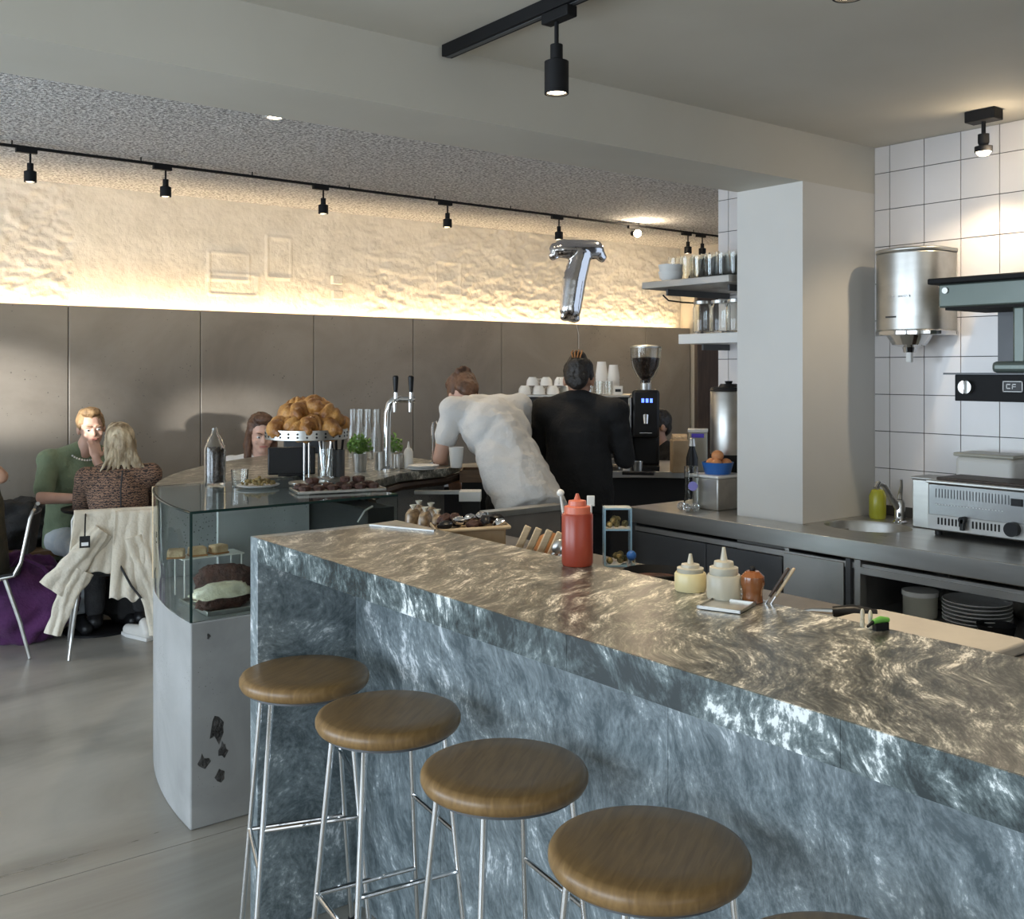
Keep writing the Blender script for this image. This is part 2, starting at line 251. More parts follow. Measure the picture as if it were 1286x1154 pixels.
# ------------------------------------------------------------------ mesh builder
class MB:
    def __init__(s): s.v = []; s.f = []; s.mi = []; s.cur = 0
    def add(s, vs, fs, M=None):
        n = len(s.v)
        for p in vs:
            p = Vector(p)
            if M is not None: p = M @ p
            s.v.append(p)
        for f in fs: s.f.append(tuple(i+n for i in f)); s.mi.append(s.cur)
        return s
    def box(s, c, d, rz=0, M=None):
        x, y, z = d[0]/2, d[1]/2, d[2]/2
        vs = [(a*x, b*y, e*z) for a in (-1, 1) for b in (-1, 1) for e in (-1, 1)]
        R = Matrix.Translation(c) @ Matrix.Rotation(rz, 4, 'Z')
        if M is not None: R = M @ R
        return s.add(vs, [(0, 1, 3, 2), (4, 6, 7, 5), (0, 4, 5, 1), (2, 3, 7, 6), (0, 2, 6, 4), (1, 5, 7, 3)], R)
    def bb(s, x0, x1, y0, y1, z0, z1): return s.box(((x0+x1)/2, (y0+y1)/2, (z0+z1)/2), (x1-x0, y1-y0, z1-z0))
    def cyl(s, p1, p2, r1, r2=None, n=16, caps=True):
        r2 = r1 if r2 is None else r2
        p1, p2 = Vector(p1), Vector(p2); a = (p2-p1).normalized()
        q = a.to_track_quat('Z', 'Y').to_matrix()
        vs = []
        for p, r in ((p1, r1), (p2, r2)):
            for i in range(n):
                t = 2*PI*i/n; vs.append(p+q @ Vector((r*math.cos(t), r*math.sin(t), 0)))
        fs = [(i, (i+1) % n, n+(i+1) % n, n+i) for i in range(n)]
        if caps: fs += [tuple(range(n))[::-1], tuple(range(n, 2*n))]
        return s.add(vs, fs)
    def lathe(s, prof, c=(0, 0, 0), n=24, M=None, close=False):
        vs = []; fs = []
        for r, z in prof:
            for i in range(n):
                t = 2*PI*i/n; vs.append((c[0]+r*math.cos(t), c[1]+r*math.sin(t), c[2]+z))
        m = len(prof)
        for j in range(m-1):
            for i in range(n):
                a = j*n+i; b_ = j*n+(i+1) % n; fs.append((a, b_, b_+n, a+n))
        if prof[0][0] > 1e-4 and not close: fs.append(tuple(range(n))[::-1])
        if prof[-1][0] > 1e-4 and not close: fs.append(tuple(range((m-1)*n, m*n)))
        return s.add(vs, fs, M)
    def sph(s, c, r, n=16, m=10, M=None):
        r = (r, r, r) if not hasattr(r, '__len__') else r
        vs = []; fs = []
        for j in range(m+1):
            p = PI*j/m
            for i in range(n):
                t = 2*PI*i/n
                vs.append(Vector((r[0]*math.sin(p)*math.cos(t), r[1]*math.sin(p)*math.sin(t), -r[2]*math.cos(p))))
        for j in range(m):
            for i in range(n):
                a = j*n+i; b_ = j*n+(i+1) % n; fs.append((a, b_, b_+n, a+n))
        T = Matrix.Translation(c)
        if M is not None: T = T @ M
        return s.add(vs, fs, T)
    def tube(s, pts, r, n=10, caps=True):
        pts = [Vector(p) for p in pts]; rs = r if hasattr(r, '__len__') else [r]*len(pts)
        vs = []; up = None
        for k, p in enumerate(pts):
            t = (pts[min(k+1, len(pts)-1)]-pts[max(k-1, 0)]).normalized()
            if up is None: up = Vector((0, 0, 1)) if abs(t.z) < 0.9 else Vector((1, 0, 0))
            a = t.cross(up); a = a.normalized() if a.length > 1e-6 else t.orthogonal().normalized()
            b_ = a.cross(t).normalized(); up = b_
            for i in range(n):
                q = 2*PI*i/n; vs.append(p+(a*math.cos(q)+b_*math.sin(q))*rs[k])
        fs = []
        for j in range(len(pts)-1):
            for i in range(n):
                x = j*n+i; y = j*n+(i+1) % n; fs.append((x, x+n, y+n, y))
        if caps: fs += [tuple(range(n)), tuple(range((len(pts)-1)*n, len(pts)*n))[::-1]]
        return s.add(vs, fs)
    def prism(s, poly, z0, z1, M=None):
        n = len(poly); vs = [(p[0], p[1], z0) for p in poly]+[(p[0], p[1], z1) for p in poly]
        ar = sum(poly[i][0]*poly[(i+1) % n][1]-poly[(i+1) % n][0]*poly[i][1] for i in range(n))
        fs = [(i, (i+1) % n, n+(i+1) % n, n+i) for i in range(n)]+[tuple(range(n))[::-1], tuple(range(n, 2*n))]
        if ar < 0: fs = [f[::-1] for f in fs]
        return s.add(vs, fs, M)
    def cap(s, p1, p2, r1, r2):            # tapered capsule
        s.sph(p1, r1, 14, 9); s.sph(p2, r2, 14, 9); s.cyl(p1, p2, r1, r2, 14); return s
    def mesh(s, name, mats, smooth=35):
        me = bpy.data.meshes.new(name); me.from_pydata([tuple(v) for v in s.v], [], s.f)
        if not isinstance(mats, (list, tuple)): mats = [mats]
        for m in mats: me.materials.append(m)
        if len(mats) > 1: me.polygons.foreach_set('material_index', s.mi)
        bm = bmesh.new(); bm.from_mesh(me); bmesh.ops.recalc_face_normals(bm, faces=bm.faces); bm.to_mesh(me); bm.free()
        if smooth:
            me.polygons.foreach_set('use_smooth', [True]*len(me.polygons)); me.set_sharp_from_angle(angle=math.radians(smooth))
        me.update(); return me
def link(name, me, parent=None):
    o = bpy.data.objects.new(name, me); COL.objects.link(o)
    if parent is not None: o.parent = parent
    return o
def part(name, mb, mat, parent=None, bev=0, seg=2, smooth=35, label=None):
    o = link(name, mb.mesh(name, mat, smooth), parent)
    if bev:
        b = o.modifiers.new('bevel', 'BEVEL'); b.width = bev; b.segments = seg; b.limit_method = 'ANGLE'; b.angle_limit = 0.7
    if label: o['label'] = label
    return o
def tag(o, label, cat, group=None, kind=None):
    o['label'] = label; o['category'] = cat
    if group: o['group'] = group
    if kind: o['kind'] = kind
    return o
def thing(name, label, cat, loc=(0, 0, 0), rz=0, group=None):
    o = bpy.data.objects.new(name, None); COL.objects.link(o); o.empty_display_size = 0.05
    o.location = loc; o.rotation_euler = (0, 0, rz); return tag(o, label, cat, group)
def dup(root, loc=None, rz=None, label=None, group=None, scale=None):
    r = root.copy(); COL.objects.link(r)
    if loc is not None: r.location = loc
    if rz is not None: r.rotation_euler = (r.rotation_euler[0], r.rotation_euler[1], rz)
    if scale: r.scale = scale
    if label: r['label'] = label
    if group: r['group'] = group
    for ch in list(root.children):
        c = ch.copy(); COL.objects.link(c); c.parent = r
        for g in list(ch.children):
            d = g.copy(); COL.objects.link(d); d.parent = c
    return r
def struct(name, mb, mat, parent=None, **k):
    o = part(name, mb, mat, parent, **k)
    if parent is None: o['kind'] = 'structure'
    return o
TMP = bpy.data.scenes.new('scratch')
def remesh(mb, name, mat, parent=None, voxel=0.007, smooth_it=4, disp=None):
    me = mb.mesh(name+'_src', mat, 0)
    o = bpy.data.objects.new('tmp', me); TMP.collection.objects.link(o)
    r = o.modifiers.new('r', 'REMESH'); r.mode = 'VOXEL'; r.voxel_size = voxel
    if smooth_it:
        sm = o.modifiers.new('s', 'SMOOTH'); sm.factor = 0.6; sm.iterations = smooth_it
    TMP.view_layers[0].update(); dg = TMP.view_layers[0].depsgraph
    m2 = bpy.data.meshes.new_from_object(o.evaluated_get(dg)); m2.name = name
    bpy.data.objects.remove(o); bpy.data.meshes.remove(me)
    if disp:
        amp, fr = disp; st = 1.0
        cs_ = [v.co.copy() for v in m2.vertices]; ns_ = [v.normal.copy() for v in m2.vertices]; out = []
        for c, nn in zip(cs_, ns_):
            n = noise.noise(Vector((c.x*fr, c.y*fr, c.z*fr*0.55))) + 0.5*noise.noise(c*fr*2.3)
            out.extend(c+nn*(n*amp))
        m2.vertices.foreach_set('co', out)
    m2.materials.clear(); m2.materials.append(mat)
    m2.polygons.foreach_set('use_smooth', [True]*len(m2.polygons)); m2.update()
    return link(name, m2, parent)

# ================================================================== SETTING
floor = bpy.data.objects.new('floor', None); COL.objects.link(floor); floor['kind'] = 'structure'
part('base', MB().bb(-3.1, 8.3, -2.1, 7.5, -0.12, -0.02), MT['joint'], floor)
for (y0, y1) in ((-2.0, 0.30), (0.304, 3.312), (3.316, 7.4)):
    for (x0, x1) in ((-3.0, 2.398), (2.402, 8.2)):
        part('slab', MB().bb(x0, x1, y0, y1, -0.02, 0.0), MT['floor'], floor)
CZ = 2.565
struct('ceiling', MB().bb(-3.1, 4.4, -2.1, 2.677, CZ, 2.95), MT['paint'])
beam = struct('trim_1', MB().bb(-3.1, 4.17, 2.677, 3.03, 2.355, 2.98), MT['paint'])
beam['label'] = 'painted ceiling beam between the two rooms'
struct('wall_middle', MB().bb(3.634, 4.17, 2.677, 3.03, 0, 2.355), MT['paint_wall'])
cb = struct('ceiling_rear', MB().bb(-3.1, 8.3, 3.03, 7.5, 2.82, 2.98), MT['acoustic'])
# left wall with two window openings
lw = MB(); lw.bb(-3.12, -3, -2.1, 7.5, 2.45, 2.9); lw.bb(-3.12, -3, -2.1, 7.5, 0, 0.28)
for y0, y1 in ((-2.1, -0.45), (2.65, 3.25), (6.55, 7.5)): lw.bb(-3.12, -3, y0, y1, 0.28, 2.45)
struct('wall_left', lw, MT['paint_wall'])
for k, (y0, y1) in enumerate(((-0.45, 2.65), (3.25, 6.55))):
    wn = MB()
    for a, b_ in ((y0, y0+0.06), (y1-0.06, y1), ((y0+y1)/2-0.03, (y0+y1)/2+0.03)): wn.bb(-3.09, -3.03, a, b_, 0.28, 2.45)
    wn.bb(-3.09, -3.03, y0, y1, 0.28, 0.34); wn.bb(-3.09, -3.03, y0, y1, 2.39, 2.45)
    f = struct('window_%d' % (k+1), wn, MT['black'])
    part('pane', MB().bb(-3.065, -3.055, y0+0.06, y1-0.06, 0.34, 2.39), MT['glass'], f)
wf = MB(); wf.bb(-3.1, 4.4, -2.15, -2.05, 0, 2.9)
struct('wall_front', wf, MT['paint_wall'])
# back wall: plaster above, concrete panels below, led ledge
YB = 7.2
wb = bpy.data.objects.new('wall_back', None); COL.objects.link(wb); wb['kind'] = 'structure'
part('core', MB().bb(-3.1, 8.3, YB+0.16, YB+0.3, 0, 2.9), MT['plaster'], wb)
# rough relief
gm = MB(); nx, nz = 760, 76; x0, x1, z0, z1 = -0.2, 7.9, 1.93, 2.83
vs = []
def relief(x, z):
    m = 0.5+0.5*noise.noise(Vector((x*0.9+3.1, z*0.7, 1.7)))
    m = max(0.0, min(1.0, (m-0.42)*3.5))
    if x < 1.9: m = max(m, 0.9)
    if x > 4.8: m = max(m, 0.95)
    if 2.05 < x < 2.75: m *= 0.15
    if 3.5 < x < 4.2: m *= 0.35
    n = noise.noise(Vector((x*7+z*3, z*17, 0)))*0.40+noise.noise(Vector((x*15-z*6, z*32, 3)))*0.36+noise.noise(Vector((x*34, z*60, 6)))*0.24
    h = m*n*0.032 + 0.003*noise.noise(Vector((x*8, z*8, 9)))
    # old chased outlines
    for (cx, cz, a, b_) in ((3.02, 2.33, 0.16, 0.10), (3.05, 2.20, 0.20, 0.08), (3.42, 2.42, 0.10, 0.16), (5.0, 2.35, 0.13, 0.14)):
        d = max(abs(x-cx)/a, abs(z-cz)/b_); 
        if 0.90 < d < 1.04: h += 0.008
    return h
for j in range(nz+1):
    for i in range(nx+1):
        x = x0+(x1-x0)*i/nx; z = z0+(z1-z0)*j/nz
        vs.append((x, YB+0.15-max(-0.02, relief(x, z))*1.0, z))
gm.add(vs, [(j*(nx+1)+i, j*(nx+1)+i+1, (j+1)*(nx+1)+i+1, (j+1)*(nx+1)+i) for j in range(nz) for i in range(nx)])
o = part('plaster_relief', gm, MT['plaster'], wb, smooth=0)
o.data.polygons.foreach_set('use_smooth', [True]*len(o.data.polygons))
b_ = MB()
for z in (2.24, 2.12): b_.bb(3.86, 3.95, YB+0.10, YB+0.15, z, z+0.07)
part('brick_patch', b_, MT['plaster'], wb, bev=0.006)
joints = [-3.0, -1.77, -0.87, 0.035, 0.94, 1.843, 2.744, 3.64, 4.546, 5.465, 6.363, 7.26, 7.9]
for a, c in zip(joints[:-1], joints[1:]):
    part('concrete_panel', MB().bb(a+0.003, c-0.003, YB, YB+0.05, 0.0, 1.985), MT['panel'], wb, bev=0.004)
part('panel_backing', MB().bb(-3, 7.9, YB+0.012, YB+0.05, 0, 1.97), MT['joint'], wb)
part('light_ledge', MB().bb(-3, 7.9, YB+0.05, YB+0.16, 1.86, 1.93), MT['panel'], wb)
part('led_strip', MB().bb(-3, 7.82, YB+0.06, YB+0.075, 1.93, 1.94), MT['led'], wb)
light('led_strip_light', 'AREA', (3.2, YB+0.07, 1.945), 40, WARM2, 9.2, 0.03, target=(3.2, YB+0.09, 3))
struct('wall_far', MB().bb(7.92, 8.2, 3.0, 7.4, 0, 2.9), MT['cream_wall'])
# right wall and its glazed tiles
TX = 4.17
rw = struct('wall_right', MB().bb(TX, TX+0.2, -2.1, 3.60, 0, 2.98), MT['grout'])
TW, G = 0.1667, 0.0035
tm = MB().bb(-0.006, 0.0, G/2, TW-G/2, G/2, TW-G/2).mesh('tile', MT['tile'])
tz0 = 2.4435  # joint line heights (first row line)
def tiles(ys, y_stop, ztop, zlow=0.93, y_min=None, wall=rw):
    for y in ys:
        for k in range(-1, 9):
            z = tz0-TW*(k+1)
            hi = min(z+TW, ztop); lo = max(z, zlow)
            if hi-lo < 0.02: continue
            a, c = y, min(y+TW, y_stop)
            if c-a < 0.01: continue
            if hi-lo > TW-0.001 and c-a > TW-0.001:
                o = link('tile', tm, wall); o.location = (TX, y, z)
            else:
                part('tile', MB().bb(TX-0.006, TX, a+G/2, c-G/2, lo+G/2, hi-G/2), MT['tile'], wall)
tiles([2.600-TW*k for k in range(0, 9)], 2.677, CZ)
tiles([3.03+TW*k for k in range(0, 4)], 3.60, 2.82)
tiles([1.0], 0, 0)
up = struct('trim_2', MB().bb(0, 0.16, 0, 0.10, 0, 2.08), MT['darkwood'], bev=0.004); p = gd(868, 400, 6.4); up.location = (p.x, p.y-0.05, 0); up.rotation_euler = (0, 0, -YAW)
up['label'] = 'dark brown wooden upright at the end of the rear room'
# ================================================================== BAR
bar = thing('bar_counter', 'long grey marble bar with thick overhanging top in front of the stools', 'bar', (0, 0, 0))
BX0, BX1, BY0, BY1, BT = 1.166, 1.645, -0.6, 2.69, 1.091
part('top_slab', MB().bb(BX0+0.0045, BX1, BY0, 2.642, BT-0.022, BT), MT['m_top'], bar)
edges = [BY0, 0.42, 0.80, 1.35, 2.1, 2.642]
for k, (a, c) in enumerate(zip(edges[:-1], edges[1:])):
    part('edge_strip', MB().bb(BX0, BX0+0.0045, a+0.0004, c-0.0004, 1.027, BT), MT['m_edge'], bar, smooth=0)
part('end_panel', MB().bb(BX0, BX1, 2.6425, BY1, 0.0, BT), MT['m_front'], bar, bev=0.002)
fr = [BY0, 0.62, 1.40, 2.2, 2.643]
for k, (a, c) in enumerate(zip(fr[:-1], fr[1:])):
    part('front_panel', MB().bb(1.472, 1.50, a+0.0006, c-0.0006, 0.0, 1.027), MT['m_front2'] if k in (0,) else MT['m_front'], bar, smooth=0)
part('core', MB().bb(1.50, BX1-0.002, BY0, 2.642, 0.05, 1.068), MT['steel_dark'], bar)
part('underside', MB().bb(BX0+0.0048, 1.5, BY0, 2.642, 1.027, 1.0688), MT['m_front'], bar)
# stools
def make_stool():
    t = thing('bar_stool', '', 'stool', (0, 0, 0), 0, 'bar stools')
    s = MB(); R = 0.168
    s.lathe([(0.001, 0.722), (R-0.016, 0.722), (R-0.005, 0.727), (R, 0.737), (R, 0.748), (R-0.005, 0.757), (R-0.016, 0.761), (R*0.6, 0.7585), (0.001, 0.7575)], n=56)
    part('seat', s, MT['oak'], t, smooth=50)
    tops = [Vector((0.138*math.cos(a), 0.138*math.sin(a), 0.722)) for a in (0, PI/2, PI, 1.5*PI)]
    bots = [Vector((0.215*math.cos(a), 0.215*math.sin(a), 0.0)) for a in (0, PI/2, PI, 1.5*PI)]
    for a, b_ in zip(tops, bots):
        l = part('leg', MB().cyl(b_+Vector((0, 0, 0.006)), a, 0.0072, n=12), MT['chrome'], t)
        part('foot_cap', MB().cyl(b_, b_+Vector((0, 0, 0.012)), 0.009, n=12), MT['blackplastic'], l)
    def at(i, z): return bots[i].lerp(tops[i], z/0.722)
    for i, z in ((0, 0.31), (1, 0.31), (2, 0.41), (3, 0.50)):
        a, b_ = at(i, z), at((i+1) % 4, z)
        part('rung', MB().cyl(a, b_, 0.0062, n=10), MT['chrome'], t)
    part('mount_plate', MB().lathe([(0.001, 0.716), (0.15, 0.716), (0.15, 0.722), (0.001, 0.722)], n=32), MT['steel_dark'], t)
    return t
st = make_stool()
slab = ['round wooden bar stool farthest along the bar, beside the end panel', 'second round wooden bar stool from the far end of the bar', 'third round wooden bar stool from the far end of the bar', 'round wooden bar stool nearest the camera with its whole seat in view', 'bar stool of which only a sliver of seat shows at the bottom edge']
for i, (x, y, a) in enumerate(((1.219, 2.462, 27), (1.231, 2.057, 37), (1.243, 1.629, 37), (1.225, 1.209, 30), (1.168, 0.790, 33))):
    o = st if i == 0 else dup(st)
    o.location = (x, y, 0); o.rotation_euler = (0, 0, math.radians(a)); o['label'] = slab[i]

# ================================================================== prep counter behind bar
pc = thing('prep_counter', 'low steel prep counter running behind the marble bar', 'counter')
part('worktop', MB().bb(1.648, 2.16, -0.6, 3.0, 0.94, 0.98), MT['steel_brown'], pc, bev=0.003)
part('body', MB().bb(1.66, 2.12, -0.6, 2.97, 0.0, 0.94), MT['steel_dark'], pc)
pb = thing('low_partition', 'low grey partition board with steel top rim behind the red bottle', 'partition', (2.45, 3.32, 0))
part('top_rim', MB().bb(0, 0.40, 0, 0.06, 0.955, 0.98), MT['steel'], pb, bev=0.002)
part('front_board', MB().bb(0.005, 0.395, 0.01, 0.03, 0.0, 0.955), MT['steel_brown'], pb)
part('back_board', MB().bb(0.005, 0.395, 0.035, 0.05, 0.0, 0.955), MT['steel_dark'], pb)

# ================================================================== steel back counter on the right
sc = thing('steel_counter', 'stainless steel back counter with sink along the tiled wall', 'counter')
SX = 3.445
outer = [(SX, -0.6), (TX-0.008, -0.6), (TX-0.008, 2.675), (3.63, 2.675), (3.63, 3.035), (TX-0.008, 3.035), (TX-0.008, 3.53), (SX, 3.53)]
# worktop with oval sink hole
def worktop():
    bm = bmesh.new(); n = 36; cx, cy, ra, rb = 3.80, 2.475, 0.155, 0.185
    # straight pieces around a rectangular window, plus ring to the ellipse
    wx0, wx1, wy0, wy1 = cx-0.18, cx+0.18, cy-0.198, cy+0.198
    for z in (0.9,):
        ring = [bm.verts.new((cx+ra*math.cos(2*PI*i/n), cy+rb*math.sin(2*PI*i/n), z)) for i in range(n)]
        outr = []
        for i in range(n):
            a = 2*PI*i/n; dx, dy = math.cos(a), math.sin(a); t = min(0.18/max(abs(dx), 1e-6), 0.198/max(abs(dy), 1e-6))
            outr.append(bm.verts.new((cx+dx*t, cy+dy*t, z)))
        for i in range(n): bm.faces.new((ring[i], outr[i], outr[(i+1) % n], ring[(i+1) % n]))
        low = ring
        for (rr, dz) in ((0.97, -0.01), (0.9, -0.10), (0.6, -0.135), (0.12, -0.14)):
            nw = [bm.verts.new((cx+ra*rr*math.cos(2*PI*i/n), cy+rb*rr*math.sin(2*PI*i/n), z+dz)) for i in range(n)]
            for i in range(n): bm.faces.new((low[i], low[(i+1) % n], nw[(i+1) % n], nw[i]))
            low = nw
        bm.faces.new(low)
    me = bpy.data.meshes.new('sink'); bm.to_mesh(me); bm.free(); me.materials.append(MT['steel'])
    me.polygons.foreach_set('use_smooth', [True]*len(me.polygons)); me.set_sharp_from_angle(angle=0.6)
    link('sink_basin', me, sc)
    m = MB(); m.bb(SX, wx0, -0.6, 3.53, 0.865, 0.9); m.bb(wx1, TX-0.008, -0.6, 2.672, 0.865, 0.9)
    m.bb(wx0, wx1, -0.6, wy0, 0.865, 0.9); m.bb(wx0, wx1, wy1+0.004, 2.672, 0.865, 0.9)
    m.bb(wx0+0.0, TX-0.008, 3.035, 3.53, 0.865, 0.9)
    part('worktop', m, MT['steel'], sc)
worktop()
part('front_lip', MB().bb(SX-0.004, SX+0.02, -0.6, 3.53, 0.828, 0.9005), MT['steel'], sc, bev=0.003)
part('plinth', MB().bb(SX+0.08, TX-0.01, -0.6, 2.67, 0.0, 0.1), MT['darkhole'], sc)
part('carcass_side', MB().bb(SX+0.02, TX-0.01, 3.5, 3.53, 0.0, 0.865), MT['steel_dark'], sc)
for y in (2.30, 2.62): part('divider', MB().bb(SX+0.02, TX-0.01, y, y+0.02, 0.1, 0.865), MT['steel_dull'], sc)
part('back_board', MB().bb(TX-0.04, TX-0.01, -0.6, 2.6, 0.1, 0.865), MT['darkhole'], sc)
part('lower_shelf', MB().bb(SX+0.03, TX-0.05, -0.6, 2.3, 0.60, 0.62), MT['steel_dull'], sc)
part('rail', MB().bb(SX+0.01, SX+0.03, -0.6, 3.5, 0.79, 0.812), MT['steel_dull'], sc)
d1 = part('drawer_front', MB().bb(SX+0.005, SX+0.025, 2.645, 3.05, 0.1, 0.785), MT['steel_dark'], sc, bev=0.002)
d2 = part('drawer_front', MB().bb(SX+0.005, SX+0.025, 3.055, 3.49, 0.1, 0.785), MT['steel_dark'], sc, bev=0.002)
d3 = part('door', MB().bb(SX+0.003, SX+0.025, 2.352, 2.635, 0.1, 0.805), MT['steel_dull'], sc, bev=0.002, label='pale steel door')
part('post', MB().bb(SX, SX+0.04, 2.275, 2.30, 0.1, 0.826), MT['steel_dull'], sc)
part('post', MB().bb(SX, SX+0.04, 2.318, 2.34, 0.1, 0.826), MT['steel_dark'], sc)
part('frame_rail', MB().bb(SX, SX+0.03, 0.0, 2.275, 0.775, 0.80), MT['steel_dull'], sc)

# ================================================================== round island : display case + stone counter
CC = Vector((3.556, 3.388)); RO = 2.30
def arc(r, a0, a1, n=20):
    return [(CC.x+r*math.cos(math.radians(a0+(a1-a0)*i/n)), CC.y+r*math.sin(math.radians(a0+(a1-a0)*i/n))) for i in range(n+1)]
case = thing('display_case', 'curved glass pastry case on a raw concrete plinth', 'display case')
A_END = 158.6
basep = [(2.07, 3.388)]+arc(RO, 180, A_END, 16)+[(2.07, 4.228)]
basep[1] = (1.256, 3.388)
part('plinth', MB().prism(basep, 0.0, 0.70), MT['block'], case, smooth=25, bev=0.006)
# broken patches in the concrete face
for (cx, cz, s) in ((1.345, 0.33, 0.030), (1.30, 0.22, 0.018), (1.36, 0.16, 0.014), (1.318, 0.645, 0.006), (1.37, 0.25, 0.016)):
    poly = [(s*(0.5+random.random())*math.cos(k*PI/5), s*1.6*(0.4+random.random())*math.sin(k*PI/5)) for k in range(10)]
    m = MB(); vs = [(cx+a, 3.3872, cz+b_) for a, b_ in poly]; vs += [(cx+a*0.5, 3.3865, cz+b_*0.5) for a, b_ in poly]
    m.add(vs, [(i, (i+1) % 10, 10+(i+1) % 10, 10+i) for i in range(10)]+[tuple(range(10, 20))])
    part('chipped_hole', m, MT['block_dark'], case)
GT = 1.075
m = MB().prism([(p[0], p[1]) for p in basep], GT-0.008, GT); part('glass_top', m, MT['caseglass'], case, smooth=25)
m = MB().bb(1.262, 2.07, 3.389, 3.395, 0.70, GT-0.008); part('front_pane', m, MT['caseglass'], case)
ao, ai = arc(RO, 180, A_END, 16), arc(RO-0.006, 180, A_END, 16)
m = MB().prism(ao+ai[::-1], 0.70, GT-0.008); part('curved_pane', m, MT['caseglass'], case, smooth=25)
m = MB(); m.bb(1.256, 2.07, 3.3875, 3.390, GT-0.0085, GT+0.0005); part('pane_edge', m, MT['glassedge'], case)
part('corner_edge', MB().bb(1.2545, 1.2625, 3.3865, 3.3925, 0.70, GT), MT['glassedge'], case)
part('pane_edge', MB().tube([(p[0], p[1], GT-0.004) for p in arc(RO, 180, A_END, 16)], 0.003, 6), MT['glassedge'], case)
e = ao[-1]
part('side_trim', MB().bb(e[0]-0.008, e[0]+0.008, e[1]-0.02, e[1], 0.70, GT), MT['lightwood'], case)
part('back_board', MB().bb(1.43, 2.02, 4.19, 4.225, 0.70, GT-0.009), MT['block'], case)
part('dark_opening', MB().bb(1.95, 2.065, 3.41, 4.19, 0.70, GT-0.05), MT['darkhole'], case)  # near-black block painted as the shade inside the case opening
part('inner_board', MB().bb(1.55, 1.94, 3.88, 3.90, 0.70, GT-0.012), MT['block'], case)
part('latch', MB().tube([(1.90, 3.40, 0.98), (1.93, 3.40, 1.02), (1.965, 3.40, 1.035)], 0.004, 8), MT['chrome'], case)
# stone counter
inner = [(3.0, 4.30), (2.80, 4.14), (2.50, 4.07), (2.27, 3.89), (2.13, 3.72), (2.075, 3.60)]
stone = thing('island_counter', 'curved stone topped counter carrying the beer tap', 'counter')
poly = [(2.075, 4.23)]+arc(RO, A_END-0.3, 104, 30)+inner
part('stone_top', MB().prism(poly, 1.035, 1.075), MT['m_top'], stone, bev=0.003)
poly2 = [(2.2, 4.3)]+arc(RO-0.05, A_END-3, 105, 24)+[(3.0, 4.45), (2.80, 4.25), (2.50, 4.18), (2.27, 4.0)]
part('base', MB().prism(poly2, 0.0, 1.035), MT['block'], stone)
part('apron', MB().tube([(p[0]+0.02, p[1]+0.03, 1.01) for p in inner], 0.02, 8), MT['darkwood'], stone)
cof = thing('coffee_counter', 'lower curved counter under the espresso machine and grinder', 'counter')
part('counter_top', MB().prism(arc(2.25, 103, 22, 30)+arc(1.46, 22, 103, 30), 0.89, 0.93), MT['steel_dull'], cof, bev=0.003)
part('cabinet', MB().prism(arc(2.2, 102, 23, 30)+arc(1.52, 23, 102, 30), 0.0, 0.89), MT['darkhole'], cof)
